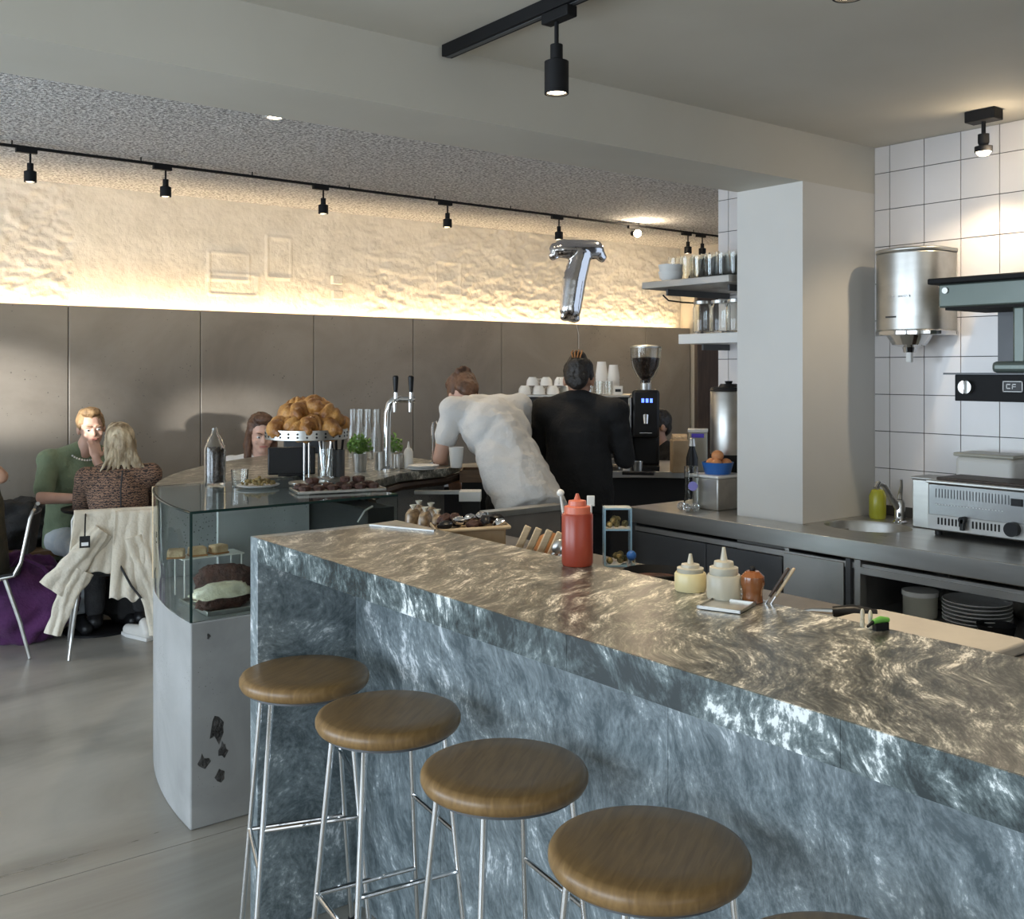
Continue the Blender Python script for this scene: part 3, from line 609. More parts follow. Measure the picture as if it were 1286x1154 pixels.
# ================================================================== PEOPLE
def rotm(yaw=0, pitch=0, roll=0):
    return Matrix.Rotation(yaw, 4, 'Z') @ Matrix.Rotation(pitch, 4, 'X') @ Matrix.Rotation(roll, 4, 'Y')
def V(*a): return Vector(a)
def person(label, loc, rz, J, shirt, shirt_mat, sleeve, trou_mat, skin, hair_mat, hair, look=(0, 0, 0), hands=True, extra=None, shirt_disp=(0.008, 9), curl=0.5, legs=True, hem=-0.06, body_w=1.0):
    t = thing('person', label, 'person', loc, rz)
    J = {k: V(*v) for k, v in J.items()}
    b = MB()
    W = body_w
    pel, ch, nk, hd = J['pel'], J['chest'], J['neck'], J['head']
    def torso(m, o=0.0, low=0.0):
        waist = pel.lerp(ch, 0.42)
        up = (ch-pel).normalized()
        sh = (J['shR']-J['shL']).normalized()
        fw = up.cross(sh).normalized()*-1
        R = Matrix((sh, fw, up)).transposed().to_4x4()
        m.sph(pel, ((0.165+o)*W, 0.115+o, 0.12+o), M=R)
        m.sph(waist, ((0.145+o)*W, 0.105+o, 0.15+o), M=R)
        m.sph(ch, ((0.165+o)*W, 0.115+o, 0.17+o), M=R)
        m.cyl(pel, ch, (0.13+o)*W*0.9, (0.14+o)*W*0.9, 18)
        for s in 'RL':
            m.cap(ch+up*0.07, J['sh'+s], 0.085+o*0.8, 0.056+o)
            m.cap(nk, J['sh'+s], 0.046+o*0.6, 0.045+o*0.8)
        return R
    torso(b)
    b.cap(nk-V(0, 0, 0.03), hd-V(0, 0, 0.04), 0.056, 0.05)
    H = rotm(*look)
    def hp(x, y, z): return hd+(H.to_3x3() @ V(x, y, z))
    b.sph(hp(0, -0.012, 0.028), (0.074, 0.09, 0.088), M=H); b.sph(hp(0, 0.018, -0.03), (0.060, 0.070, 0.083), M=H)
    b.sph(hp(0, 0.05, -0.086), (0.032, 0.030, 0.024), M=H); b.cap(hp(0, 0.080, 0.008), hp(0, 0.0935, -0.026), 0.007, 0.0105)
    for s in (-1, 1):
        b.sph(hp(s*0.076, -0.004, -0.008), (0.010, 0.019, 0.030), M=H)
        b.sph(hp(s*0.028, 0.078, 0.024), (0.024, 0.012, 0.009), M=H); b.sph(hp(s*0.035, 0.062, -0.028), (0.024, 0.018, 0.02), M=H)
    for s in 'RL':
        sh, el, wr = J['sh'+s], J['el'+s], J['wr'+s]
        b.cap(sh, el, 0.050, 0.037); b.cap(el, wr, 0.038, 0.026)
        if hands:
            d = (J.get('hd'+s, wr*2-el)-wr).normalized()
            side = d.cross(V(0, 0, 1)); side = side.normalized() if side.length > 0.1 else V(1, 0, 0)
            nrm = side.cross(d).normalized(); sg = -1 if s == 'R' else 1
            RR = Matrix((side, d, nrm)).transposed().to_4x4()
            b.cap(wr, wr+d*0.03, 0.026, 0.024); b.sph(wr+d*0.055, (0.040, 0.045, 0.016), M=RR)
            for k, (off, ln) in enumerate(((-0.030, 0.060), (-0.010, 0.072), (0.010, 0.068), (0.029, 0.054))):
                p0 = wr+d*0.075+side*off; p1 = p0+d*ln*0.5-nrm*0.012*curl; p2 = p1+d*ln*0.42-nrm*(0.035*curl)
                b.cap(p0, p1, 0.0092, 0.0088); b.cap(p1, p2, 0.0088, 0.0075)
            q0 = wr+d*0.035+side*0.030*sg; q1 = q0+side*0.030*sg+d*0.022-nrm*0.01; q2 = q1+d*0.030-nrm*0.012
            b.cap(q0, q1, 0.012, 0.010); b.cap(q1, q2, 0.010, 0.0085)
    for s in 'RL':
        hp_, kn, an = J['hip'+s], J['kn'+s], J['an'+s]; toe = J['toe'+s]
        b.cap(hp_, kn, 0.082, 0.055); b.cap(kn, an, 0.054, 0.036); b.cap(an-V(0, 0, 0.03), toe, 0.032, 0.024)
    remesh(b, 'body', skin, t, 0.0065, 3)
    # face details
    for s in (-1, 1):
        ey = part('eye', MB().sph(hp(s*0.030, 0.0745, 0.002), (0.0135, 0.009, 0.0075), 10, 6, M=H), MT['eye'], t)
        part('iris', MB().sph(hp(s*0.030, 0.0815, 0.002), (0.0052, 0.004, 0.0055), 8, 6, M=H), MT['iris'], ey)
        part('eyebrow', MB().tube([hp(s*0.014, 0.087, 0.024), hp(s*0.030, 0.087, 0.029), hp(s*0.046, 0.076, 0.025)], 0.0035, 6), hair_mat, t)
    m = MB(); m.tube([hp(-0.024, 0.078, -0.058), hp(-0.01, 0.0875, -0.055), hp(0, 0.0885, -0.057), hp(0.01, 0.0875, -0.055), hp(0.024, 0.078, -0.058)], [0.003, 0.006, 0.006, 0.006, 0.003], 8)
    part('lips', m, MT['lip'], t)
    # clothes
    c = MB(); o = 0.020 if shirt == 'loose' else 0.014
    RT_ = torso(c, o)
    for s in 'RL':
        sh, el, wr = J['sh'+s], J['el'+s], J['wr'+s]
        if sleeve <= 1: c.cap(sh, sh.lerp(el, sleeve), 0.064, 0.062 if sleeve < 0.9 else 0.054)
        else: c.cap(sh, el, 0.064, 0.054); c.cap(el, el.lerp(wr, sleeve-1), 0.053, 0.040)
    if shirt == 'loose':
        c.lathe([(0.001, -0.15), (0.18*W, -0.15), (0.186*W, -0.10), (0.182*W, 0.05), (0.172*W, 0.20), (0.14*W, 0.31), (0.001, 0.36)], M=Matrix.Translation(pel) @ RT_ @ Matrix.Diagonal((1, 0.76, 1, 1)))
    so = remesh(c, 'shirt', shirt_mat, t, 0.009, 5, shirt_disp)
    # trousers
    c = MB()
    c.sph(pel-V(0, 0, 0.03), (0.172*W, 0.13, 0.12))
    for s in 'RL':
        c.cap(J['hip'+s], J['kn'+s], 0.098, 0.074); c.cap(J['kn'+s], J['an'+s].lerp(J['kn'+s], 0.12), 0.073, 0.055)
    remesh(c, 'trousers', trou_mat, t, 0.010, 4, (0.006, 8))
    for s in 'RL':
        c = MB(); a, q = J['an'+s], J['toe'+s]; c.cap(V(a.x, a.y, a.z-0.035)-(q-a).normalized()*0.03, q, 0.045, 0.04); c.cap(a-V(0, 0, 0.03), a+V(0, 0, 0.01), 0.047, 0.044)
        remesh(c, 'shoe', MT['blackplastic'], t, 0.009, 3)
    # hair
    h = MB(); hair(h, hp, H)
    remesh(h, 'hair', hair_mat, t, 0.0055, 2, (0.005, 38))
    if extra: extra(t, hp, H, J)
    return t
def hair_short(h, hp, H):
    h.sph(hp(0, -0.024, 0.045), (0.082, 0.092, 0.084), M=H); h.sph(hp(0, 0.03, 0.105), (0.06, 0.055, 0.03), M=H); h.sph(hp(0, -0.07, 0.0), (0.066, 0.04, 0.07), M=H)
    for s in (-1, 1): h.sph(hp(s*0.067, -0.01, 0.03), (0.015, 0.045, 0.045), M=H)
def hair_tousled(h, hp, H):
    hair_short(h, hp, H)
    for k in range(16):
        a = k*2.4; h.sph(hp(0.06*math.cos(a), -0.03+0.07*math.sin(a), 0.085+0.012*math.sin(a*3)), (0.022, 0.03, 0.02), 8, 6, M=H)
def hair_bun(h, hp, H):
    hair_short(h, hp, H); h.sph(hp(0, -0.055, 0.110), (0.045, 0.045, 0.036), M=H); h.sph(hp(0, -0.09, 0.05), (0.05, 0.03, 0.06), M=H)
def hair_long(h, hp, H):
    hair_short(h, hp, H)
    for s in (-1, 1):
        h.cap(hp(s*0.055, 0.0, 0.06), hp(s*0.078, -0.01, -0.07), 0.032, 0.026); h.cap(hp(s*0.078, -0.01, -0.07), hp(s*0.075, 0.02, -0.20), 0.028, 0.016)
    h.cap(hp(0, -0.07, 0.0), hp(0, -0.07, -0.16), 0.06, 0.04)
def hair_pony(h, hp, H):
    hair_short(h, hp, H)
    h.cap(hp(0, -0.085, 0.05), hp(0, -0.11, -0.02), 0.045, 0.038)
    for k in range(9):
        x = (k-4)*0.016; h.cap(hp(x*0.6, -0.11, 0.04), hp(x*1.1, -0.125, -0.07), 0.017, 0.014); h.cap(hp(x*1.1, -0.125, -0.07), hp(x*2.0+0.012, -0.105, -0.15-0.012*(k % 3)), 0.014, 0.006)
    for s in (-1, 1): h.cap(hp(s*0.066, -0.02, 0.02), hp(s*0.075, -0.05, -0.10), 0.022, 0.012)
SIT = dict(hipR=(0.09, 0.02, 0.50), hipL=(-0.09, 0.02, 0.50), knR=(0.13, 0.42, 0.50), knL=(-0.13, 0.42, 0.50), anR=(0.13, 0.40, 0.10), anL=(-0.13, 0.40, 0.10), toeR=(0.14, 0.55, 0.045), toeL=(-0.14, 0.55, 0.045))
STAND = dict(hipR=(0.09, 0, 0.92), hipL=(-0.09, 0, 0.92), knR=(0.10, 0.02, 0.50), knL=(-0.10, 0.02, 0.50), anR=(0.11, -0.02, 0.10), anL=(-0.11, -0.02, 0.10), toeR=(0.13, 0.13, 0.045), toeL=(-0.13, 0.13, 0.045))
def J_(base, **k): d = dict(base); d.update(k); return d
def face(px): return -(YAW+math.atan((px-643)/F_))     # rz that turns +Y away from the viewer along this sight line

# black clad barista, seen from behind
p = gd(726, 600, 5.40)
def claw(t, hp, H, J):
    m = MB()
    for k in range(4): m.tube([hp(-0.025+k*0.016, -0.08, 0.142), hp(-0.028+k*0.018, -0.105, 0.125), hp(-0.02+k*0.013, -0.11, 0.095)], 0.004, 6)
    part('claw_clip', m, MT['crust'], t)
person('barista in black jumper with dark hair in a clipped bun, back turned', (p.x, p.y, 0), face(730)-0.15,
       J_(STAND, pel=(0, 0, 0.95), chest=(0, 0.03, 1.22), neck=(0, 0.06, 1.40), head=(-0.01, 0.09, 1.50), shR=(0.19, 0.04, 1.335), shL=(-0.19, 0.04, 1.335),
          elR=(0.235, 0.10, 1.08), elL=(-0.235, 0.10, 1.08), wrR=(0.17, 0.33, 1.10), wrL=(-0.17, 0.33, 1.10)),
       'loose', MT['jumper_black'], 1.85, MT['trouser_black'], MT['skin2'], MT['hair_black'], hair_bun, look=(0, -0.25, 0), extra=claw)
# white tee barista, bending over the counter
p = gd(656, 640, 4.95)
person('barista in loose white tee bending over the counter with tousled brown hair', (p.x, p.y, 0), face(656)+0.42,
       J_(STAND, pel=(0, 0, 0.98), chest=(-0.04, 0.24, 1.25), neck=(-0.06, 0.42, 1.375), head=(-0.09, 0.56, 1.415), shR=(0.14, 0.37, 1.355), shL=(-0.24, 0.33, 1.355),
          elR=(0.24, 0.50, 1.12), elL=(-0.30, 0.34, 1.11), wrR=(0.06, 0.58, 1.03), wrL=(-0.20, 0.47, 1.01)),
       'loose', MT['tee_white'], 0.55, MT['trouser_black'], MT['skin'], MT['hair_brown'], hair_tousled, look=(0, -0.9, 0), shirt_disp=(0.012, 10), body_w=1.0)
# green tee man
pm_ = V(1.77, 6.80, 0)
def pearls(t, hp, H, J):
    m = MB(); n = J['neck']
    for k in range(34):
        a = 2*PI*k/34; m.sph((n.x+0.082*math.cos(a), n.y+0.02+0.085*math.sin(a), n.z-0.015-0.045*max(0, math.sin(a))), 0.0065, 8, 6)
    part('pearl_necklace', m, MT['pearl'], t)
person('man in sage green tee with pearl necklace, chin resting on his hand', (pm_.x, pm_.y, 0), PI+0.12,
       J_(SIT, pel=(0, 0, 0.55), chest=(0.01, 0.08, 0.86), neck=(0.0, 0.13, 1.06), head=(-0.03, 0.20, 1.195), shR=(0.19, 0.11, 1.00), shL=(-0.19, 0.11, 1.00),
          elR=(0.27, 0.22, 0.79), elL=(-0.12, 0.38, 0.80), wrR=(0.05, 0.44, 0.785), wrL=(-0.01, 0.33, 1.00), hdL=(-0.01, 0.30, 1.10)),
       'loose', MT['tee_green'], 0.75, MT['jeans'], MT['skin'], MT['hair_sandy'], hair_short, look=(-0.22, -0.12, 0.10), extra=pearls)
# woman with blond hair, seen from behind
pw = gd(151, 700, 5.72)
def seam(t, hp, H, J):
    part('back_seam', MB().tube([(0.005, -0.125, 0.70), (0.0, -0.128, 0.80), (0.0, -0.118, 0.90), (0.01, -0.092, 1.0)], 0.005, 6), MT['dark_fab'], t)
person('blonde woman in brown patterned knit top seen from behind on a draped chair', (pw.x, pw.y, 0), face(147)+0.02,
       J_(SIT, pel=(0, 0, 0.55), chest=(-0.01, 0.06, 0.83), neck=(-0.01, 0.10, 1.00), head=(0.0, 0.16, 1.125), shR=(0.165, 0.08, 0.955), shL=(-0.175, 0.08, 0.945),
          elR=(0.21, 0.26, 0.76), elL=(-0.20, 0.28, 0.76), wrR=(0.10, 0.45, 0.775), wrL=(-0.08, 0.45, 0.775)),
       'fit', MT['knit'], 0.95, MT['dark_fab'], MT['skin'], MT['hair_blond'], hair_pony, look=(0.1, -0.1, 0), extra=seam, body_w=0.92)
# woman in white by the wall
p = gd(325, 600, 6.40)
person('woman in white top with long brown hair seated by the wall, half behind the till', (p.x, p.y, 0), face(326)+PI+0.10,
       J_(SIT, pel=(0, 0, 0.57), chest=(0, 0.05, 0.84), neck=(0, 0.09, 1.02), head=(0, 0.15, 1.165), shR=(0.17, 0.07, 0.965), shL=(-0.17, 0.07, 0.965),
          elR=(0.22, 0.22, 0.72), elL=(-0.22, 0.22, 0.72), wrR=(0.10, 0.42, 0.75), wrL=(-0.10, 0.42, 0.75)),
       'fit', MT['tee_white'], 1.6, MT['dark_fab'], MT['skin'], MT['hair_brown'], hair_long, look=(0.1, -0.25, 0))
# dark haired man beyond the grinder
p = gd(843, 600, 7.4)
person('dark haired man seated beyond the coffee grinder, face in shadow', (p.x, p.y, 0), face(843)+PI-1.0,
       J_(SIT, pel=(0, 0, 0.55), chest=(0, 0.05, 0.82), neck=(0, 0.07, 1.00), head=(0, 0.12, 1.15), shR=(0.18, 0.05, 0.95), shL=(-0.18, 0.05, 0.95),
          elR=(0.22, 0.22, 0.74), elL=(-0.22, 0.22, 0.74), wrR=(0.10, 0.42, 0.76), wrL=(-0.10, 0.42, 0.76)),
       'loose', MT['jumper_black'], 1.8, MT['dark_fab'], MT['skin2'], MT['hair_black'], hair_short)
# person at the left picture edge
pl = gd(-26, 700, 5.62)
person('person in dark olive clothes cut off by the left picture edge', (pl.x, pl.y, 0), face(-20)+PI/2-0.1,
       J_(SIT, pel=(0, 0, 0.55), chest=(0, 0.02, 0.84), neck=(0, 0.05, 1.02), head=(0, 0.09, 1.16), shR=(0.18, 0.03, 0.97), shL=(-0.18, 0.03, 0.97),
          elR=(0.24, 0.2, 0.74), elL=(-0.27, -0.13, 0.99), wrR=(0.10, 0.42, 0.76), wrL=(-0.20, 0.02, 1.16)),
       'loose', MT['olive'], 0.6, MT['dark_fab'], MT['skin2'], MT['hair_brown'], hair_short, curl=1.2)

# ================================================================== SEATING AREA
bench = thing('wall_bench', 'brown wooden bench along the concrete wall', 'bench', (0, 0, 0))
part('seat_board', MB().bb(0.3, 3.4, 6.68, 7.19, 0.41, 0.45), MT['benchwood'], bench, bev=0.004)
part('front_board', MB().bb(0.3, 3.4, 6.74, 6.76, 0.0, 0.41), MT['darkwood'], bench)
def chair(label, loc, rz):
    t = thing('side_chair', label, 'chair', loc, rz)
    def seat_grid(m, thick):
        nx, ny = 8, 8; vs = []
        for k in range(2):
            for j in range(ny+1):
                for i in range(nx+1):
                    x = -0.21+0.42*i/nx; y = -0.19+0.39*j/ny
                    z = 0.445+0.02*(abs(x)/0.21)**2-0.012*math.sin(PI*j/ny)-k*thick; vs.append((x, y, z))
        n = (nx+1)*(ny+1); fs = []
        for j in range(ny):
            for i in range(nx):
                a = j*(nx+1)+i; fs.append((a, a+1, a+nx+2, a+nx+1)); fs.append((n+a, n+a+nx+1, n+a+nx+2, n+a+1))
        rim = [i for i in range(nx+1)]+[j*(nx+1)+nx for j in range(1, ny+1)]+[ny*(nx+1)+i for i in range(nx-1, -1, -1)]+[j*(nx+1) for j in range(ny-1, 0, -1)]
        for i in range(len(rim)): a, b_ = rim[i], rim[(i+1) % len(rim)]; fs.append((a, b_, n+b_, n+a))
        m.add(vs, fs)
    s = MB(); seat_grid(s, 0.012); part('seat', s, MT['dark_fab'], t)
    bk = MB(); nx = 8; vs = []
    for k in range(2):
        for j in range(5):
            for i in range(nx+1):
                x = -0.20+0.40*i/nx; vs.append((x, -0.225-0.03*(1-(x/0.20)**2)-0.03*j/4-k*0.012, 0.56+0.21*j/4))
    n = 5*(nx+1); fs = []
    for j in range(4):
        for i in range(nx):
            a = j*(nx+1)+i; fs += [(a, a+1, a+nx+2, a+nx+1), (n+a, n+a+nx+1, n+a+nx+2, n+a+1)]
    rim = [i for i in range(nx+1)]+[j*(nx+1)+nx for j in range(1, 5)]+[4*(nx+1)+i for i in range(nx-1, -1, -1)]+[j*(nx+1) for j in range(3, 0, -1)]
    for i in range(len(rim)): a, b_ = rim[i], rim[(i+1) % len(rim)]; fs.append((a, b_, n+b_, n+a))
    bk.add(vs, fs); part('backrest', bk, MT['dark_fab'], t)
    for sx in (-1, 1):
        part('back_upright', MB().tube([(sx*0.19, -0.10, 0.435), (sx*0.20, -0.17, 0.45), (sx*0.205, -0.205, 0.52), (sx*0.205, -0.25, 0.75), (sx*0.19, -0.262, 0.785), (sx*0.15, -0.268, 0.79)], 0.011, 10), MT['steel'], t)
        part('leg', MB().tube([(sx*0.16, -0.12, 0.44), (sx*0.20, -0.20, 0.20), (sx*0.225, -0.25, 0.004)], [0.012, 0.011, 0.009], 10), MT['steel'], t)
        part('leg', MB().tube([(sx*0.16, 0.12, 0.44), (sx*0.20, 0.17, 0.20), (sx*0.22, 0.20, 0.004)], [0.012, 0.011, 0.009], 10), MT['steel'], t)
    return t
cw = gd(140, 700, 5.78)
chair('metal legged chair under the cream jacket with the blonde woman on it', (cw.x, cw.y, 0), face(140)+0.05)
pl2 = gd(-22, 700, 5.62)
chair('grey shell chair with bent metal frame cut by the left picture edge', (pl2.x, pl2.y, 0), face(-20)+PI/2-0.1)
p = gd(843, 600, 7.4)
chair('dark chair hidden beyond the coffee grinder', (p.x, p.y, 0), face(843)+PI-1.0)
ct = thing('cafe_table', 'small black cafe table between the man in green and the blonde woman', 'table', (1.80, 6.36, 0))
part('table_top', MB().lathe([(0.001, 0.715), (0.20, 0.715), (0.21, 0.725), (0.21, 0.735), (0.001, 0.735)], n=36), MT['blackplastic'], ct)
part('column', MB().cyl((0, 0, 0.02), (0, 0, 0.715), 0.025), MT['black'], ct)
part('base', MB().lathe([(0.001, 0), (0.2, 0), (0.2, 0.012), (0.03, 0.03), (0.001, 0.03)], n=32), MT['black'], ct)
# jacket draped over the chair back
jk = thing('draped_jacket', 'cream cotton jacket with black tag draped over the chair back', 'jacket', (cw.x, cw.y, 0), face(140)+0.05)
def cloth(name, x0, x1, ztop, fall, yb, mat, parent, flare=0.0, folds=5, amp=0.018, seed=0, front=0.16):
    nx, nz = 44, 40; vs = []
    total = front+0.03+fall
    for k in range(2):
        for j in range(nz+1):
            s = total*j/nz
            for i in range(nx+1):
                u = i/nx; x = x0+(x1-x0)*u
                if s < front: y = yb+0.035; z = ztop-(front-s)
                elif s < front+0.03: q = (s-front)/0.03; y = yb+0.035-0.05*q; z = ztop+0.010*math.sin(PI*q)
                else: q = s-front-0.03; y = yb-0.015-0.02*min(1, q*4); z = ztop-q
                d = max(0, s-front-0.03)/fall
                x2 = x+flare*(u-0.5)*d*2
                f = math.sin(u*folds*2*PI+seed+d*1.5)*amp*(0.25+d)+noise.noise(Vector((x*7+seed, s*6, k*0.0)))*0.02*(0.3+d)
                edge = 0.05*noise.noise(Vector((u*5+seed, 3.0, 1.0)))*d
                vs.append((x2, y-abs(f)*1.0-(0.004 if k else 0), z+edge))
    n = (nx+1)*(nz+1); fs = []
    for j in range(nz):
        for i in range(nx):
            a = j*(nx+1)+i; fs += [(a, a+1, a+nx+2, a+nx+1), (n+a, n+a+nx+1, n+a+nx+2, n+a+1)]
    rim = [i for i in range(nx+1)]+[j*(nx+1)+nx for j in range(1, nz+1)]+[nz*(nx+1)+i for i in range(nx-1, -1, -1)]+[j*(nx+1) for j in range(nz-1, 0, -1)]
    for i in range(len(rim)): a, b_ = rim[i], rim[(i+1) % len(rim)]; fs.append((a, b_, n+b_, n+a))
    m = MB().add(vs, fs); o = part(name, m, mat, parent, smooth=0); o.data.polygons.foreach_set('use_smooth', [True]*len(o.data.polygons)); return o
cloth('back_panel', -0.20, 0.20, 0.80, 0.33, -0.288, MT['cream'], jk, 0.04, 3, 0.012, 1.0)
cloth('side_panel', 0.0, 0.22, 0.79, 0.46, -0.312, MT['cream'], jk, 0.03, 2, 0.016, 2.3, front=0.02)
def sleeve(pts, r0, r1, name='sleeve', ph=0.0):
    m = MB(); P_ = [V(*p) for p in pts]; q = []; N_ = 30; n = 40
    for k in range(N_+1):
        t = k/N_*(len(P_)-1); i = min(int(t), len(P_)-2); q.append(P_[i].lerp(P_[i+1], t-i))
    for _ in range(4): q = [q[0]]+[(q[i-1]+q[i]*2+q[i+1])/4 for i in range(1, N_)]+[q[-1]]
    vs = []
    for k, c in enumerate(q):
        tg_ = (q[min(k+1, N_)]-q[max(k-1, 0)]).normalized(); sd = tg_.cross(V(0, 1, 0)).normalized(); R_ = r0+(r1-r0)*k/N_
        for i in range(n):
            a = 2*PI*i/n
            f = 1+0.20*math.sin(3*a+ph+0.10*k)+0.13*math.sin(6*a-0.16*k+ph)+0.22*noise.noise(V(k*0.22, math.cos(a)*1.6, math.sin(a)*1.6+ph))
            vs.append(c+(sd*math.cos(a)*R_+V(0, 1, 0)*math.sin(a)*R_*0.55)*f)
    fs = [(k*n+i, k*n+(i+1) % n, (k+1)*n+(i+1) % n, (k+1)*n+i) for k in range(N_) for i in range(n)]+[tuple(range(n)), tuple(range(N_*n, N_*n+n))[::-1]]
    return part(name, m.add(vs, fs), MT['cream'], jk, smooth=60)
sleeve([(-0.06, -0.33, 0.70), (-0.14, -0.345, 0.60), (-0.24, -0.35, 0.50), (-0.31, -0.34, 0.41)], 0.050, 0.068)
sleeve([(-0.16, -0.34, 0.50), (-0.22, -0.345, 0.40), (-0.26, -0.34, 0.30), (-0.30, -0.33, 0.17)], 0.050, 0.036, 'hanging_cuff', 1.4)
sleeve([(0.10, -0.33, 0.66), (0.15, -0.345, 0.48), (0.19, -0.35, 0.32), (0.225, -0.33, 0.12)], 0.055, 0.042, 'sleeve', 2.2)
part('hem_seam', MB().tube([(0.00, -0.345, 0.60), (0.03, -0.365, 0.50), (0.08, -0.375, 0.40), (0.13, -0.375, 0.33)], 0.006, 8), MT['dark_fab'], jk)
tg = part('tag', MB().box((-0.15, -0.402, 0.655), (0.052, 0.004, 0.062)), MT['blackplastic'], jk, bev=0.002, label='black tag with white print')
part('print', MB().box((-0.15, -0.4055, 0.644), (0.034, 0.002, 0.018)), MT['ink'], tg)
part('tag_cord', MB().tube([(-0.15, -0.402, 0.685), (-0.148, -0.375, 0.74), (-0.143, -0.29, 0.80)], 0.004, 8), MT['black'], jk)
# purple bag, backpack, shoe
def blob(name, c, r, amp, fr, mat, parent=None, fl=None, n=48, m_=32, neck=None):
    m = MB().sph((0, 0, 0), 1.0, n, m_)
    for i, v in enumerate(m.v):
        q = v.normalized(); k = 1+amp*noise.noise(q*fr+V(*c))+amp*0.5*noise.noise(q*fr*2.5)
        p = Vector((q.x*r[0]*k, q.y*r[1]*k, q.z*r[2]*k))
        if neck and q.z > 0.2: f = 1-neck*(q.z-0.2); p.x *= f; p.y *= f
        if p.z < -r[2]*0.85: p.z = -r[2]*0.85
        m.v[i] = p+V(*c)
    o = part(name, m, mat, parent, smooth=0); o.data.polygons.foreach_set('use_smooth', [True]*len(o.data.polygons)); return o
p = gd(30, 790, 5.92)
bg = thing('drawstring_bag', 'big purple nylon bag slumped on the floor below the bench', 'bag', (p.x, p.y, 0), face(30))
blob('bag_body', (0, 0, 0.225), (0.29, 0.22, 0.265), 0.22, 2.2, MT['purple'], bg, neck=0.35)
part('strap', MB().tube([(-0.10, -0.16, 0.40), (-0.02, -0.10, 0.49), (0.10, -0.13, 0.43), (0.17, -0.18, 0.33)], 0.012, 8), MT['purple'], bg)
p = gd(172, 790, 6.3)
bp_ = thing('backpack', 'black backpack on the floor under the draped chair', 'backpack', (p.x, p.y, 0), face(150))
blob('pack_body', (0, 0, 0.16), (0.20, 0.10, 0.19), 0.16, 2.5, MT['dark_fab'], bp_)
part('pocket', MB().box((0.0, -0.10, 0.12), (0.22, 0.04, 0.14)), MT['dark_fab'], bp_, bev=0.015)
part('strap', MB().tube([(-0.08, -0.06, 0.32), (-0.02, -0.03, 0.36), (0.06, -0.06, 0.32)], 0.010, 8), MT['black'], bp_)
p = gd(58, 640, 6.75)
cb_ = thing('dark_coat', 'black coat heaped on the bench beside the man in green', 'coat', (p.x+0.02, 6.95, 0.45), 0)
blob('coat_body', (-0.28, 0, 0.13), (0.32, 0.16, 0.16), 0.3, 2.8, MT['dark_fab'], cb_)
p = gd(174, 785, 5.95)
sh = thing('sneaker', 'white sneaker on the floor by the display case', 'shoe', (p.x, p.y, 0), face(170)+0.6)
m = MB(); m.cap((0, -0.09, 0.045), (0, 0.10, 0.035), 0.04, 0.032); m.cap((0, -0.09, 0.05), (0, -0.06, 0.09), 0.035, 0.034); remesh(m, 'upper', MT['whitepl'], sh, 0.006, 2)
part('sole', MB().prism([(-0.04, -0.13), (0.04, -0.13), (0.045, 0.06), (0.025, 0.135), (-0.025, 0.135), (-0.045, 0.06)], 0.0, 0.022), MT['white'], sh, bev=0.004)

# ================================================================== LAMPS
def spot_head(parent, top, bot, r, lit='lamp_dim', stem_top=None):
    """cylindrical spot with adapter and stem, in world coordinates relative to parent origin"""
    x, y = 0, 0
    part('stem', MB().cyl((0, 0, top-0.002), (0, 0, stem_top), 0.006, n=10), MT['black'], parent)
    part('neck', MB().cyl((0, 0, top-0.03), (0, 0, top+0.01), r*0.52, n=20), MT['black'], parent)
    h = MB(); h.lathe([(r*0.55, top-0.03), (r, top-0.036), (r, bot), (r*0.86, bot), (r*0.80, bot+0.012), (0.001, bot+0.014)], n=28, close=True)
    part('lamp_shade', h, MT['black'], parent)
    part('lamp_face', MB().lathe([(0.001, bot+0.005), (r*0.82, bot+0.005), (r*0.82, bot+0.012), (0.001, bot+0.012)], n=24), MT[lit], parent)
tr = thing('ceiling_track', 'thick black light track on the white ceiling near the beam', 'light track')
part('track_bar', MB().bb(1.78, 1.818, 0.3, 2.655, 2.528, CZ), MT['black'], tr, bev=0.002)
part('slot', MB().bb(1.792, 1.806, 0.3, 2.65, 2.526, 2.53), MT['steel_dark'], tr)
for (y, lb) in ((2.125, 'black cylindrical spotlight hanging from the thick track, lamp facing down'), (1.215, 'black spotlight cut by the top edge with its glowing face showing')):
    t = thing('track_spotlight', lb, 'spotlight', (1.80, y, 0))
    part('adapter', MB().box((0, -0.01, 2.512), (0.036, 0.11, 0.03)), MT['black'], t, bev=0.003)
    spot_head(t, 2.425, 2.302, 0.033, 'lamp_on', 2.50)
    light('spot_lamp', 'SPOT', (1.80, y, 2.29), 42, WARM, 0.03, target=(1.62, y-0.35, 1.09), spot=1.9, blend=0.9)
t = thing('ceiling_spotlight', 'single black ceiling spotlight with bare glowing bulb above the tiled wall', 'spotlight', (3.90, 2.03, 0))
part('mount_plate', MB().box((0, 0, 2.543), (0.07, 0.12, 0.044)), MT['black'], t, bev=0.003)
part('stem', MB().cyl((0, 0, 2.47), (0, 0, 2.53), 0.008), MT['black'], t)
part('socket', MB().lathe([(0.001, 2.428), (0.016, 2.428), (0.021, 2.44), (0.021, 2.472), (0.001, 2.476)], n=20), MT['black'], t)
part('shade_ring', MB().lathe([(0.030, 2.402), (0.033, 2.402), (0.033, 2.424), (0.012, 2.430), (0.012, 2.427), (0.030, 2.420)], n=24, close=True), MT['black'], t)
part('bulb', MB().lathe([(0.001, 2.386), (0.018, 2.390), (0.028, 2.402), (0.028, 2.412), (0.001, 2.415)], n=20), MT['lamp_on'], t)
light('bulb_light', 'SPOT', (3.90, 2.03, 2.375), 17, WARM, 0.02, target=(4.0, 2.15, 1.4), spot=2.1, blend=0.6)
light('bulb_glow', 'POINT', (3.88, 1.98, 2.39), 1.6, WARM, 0.02)
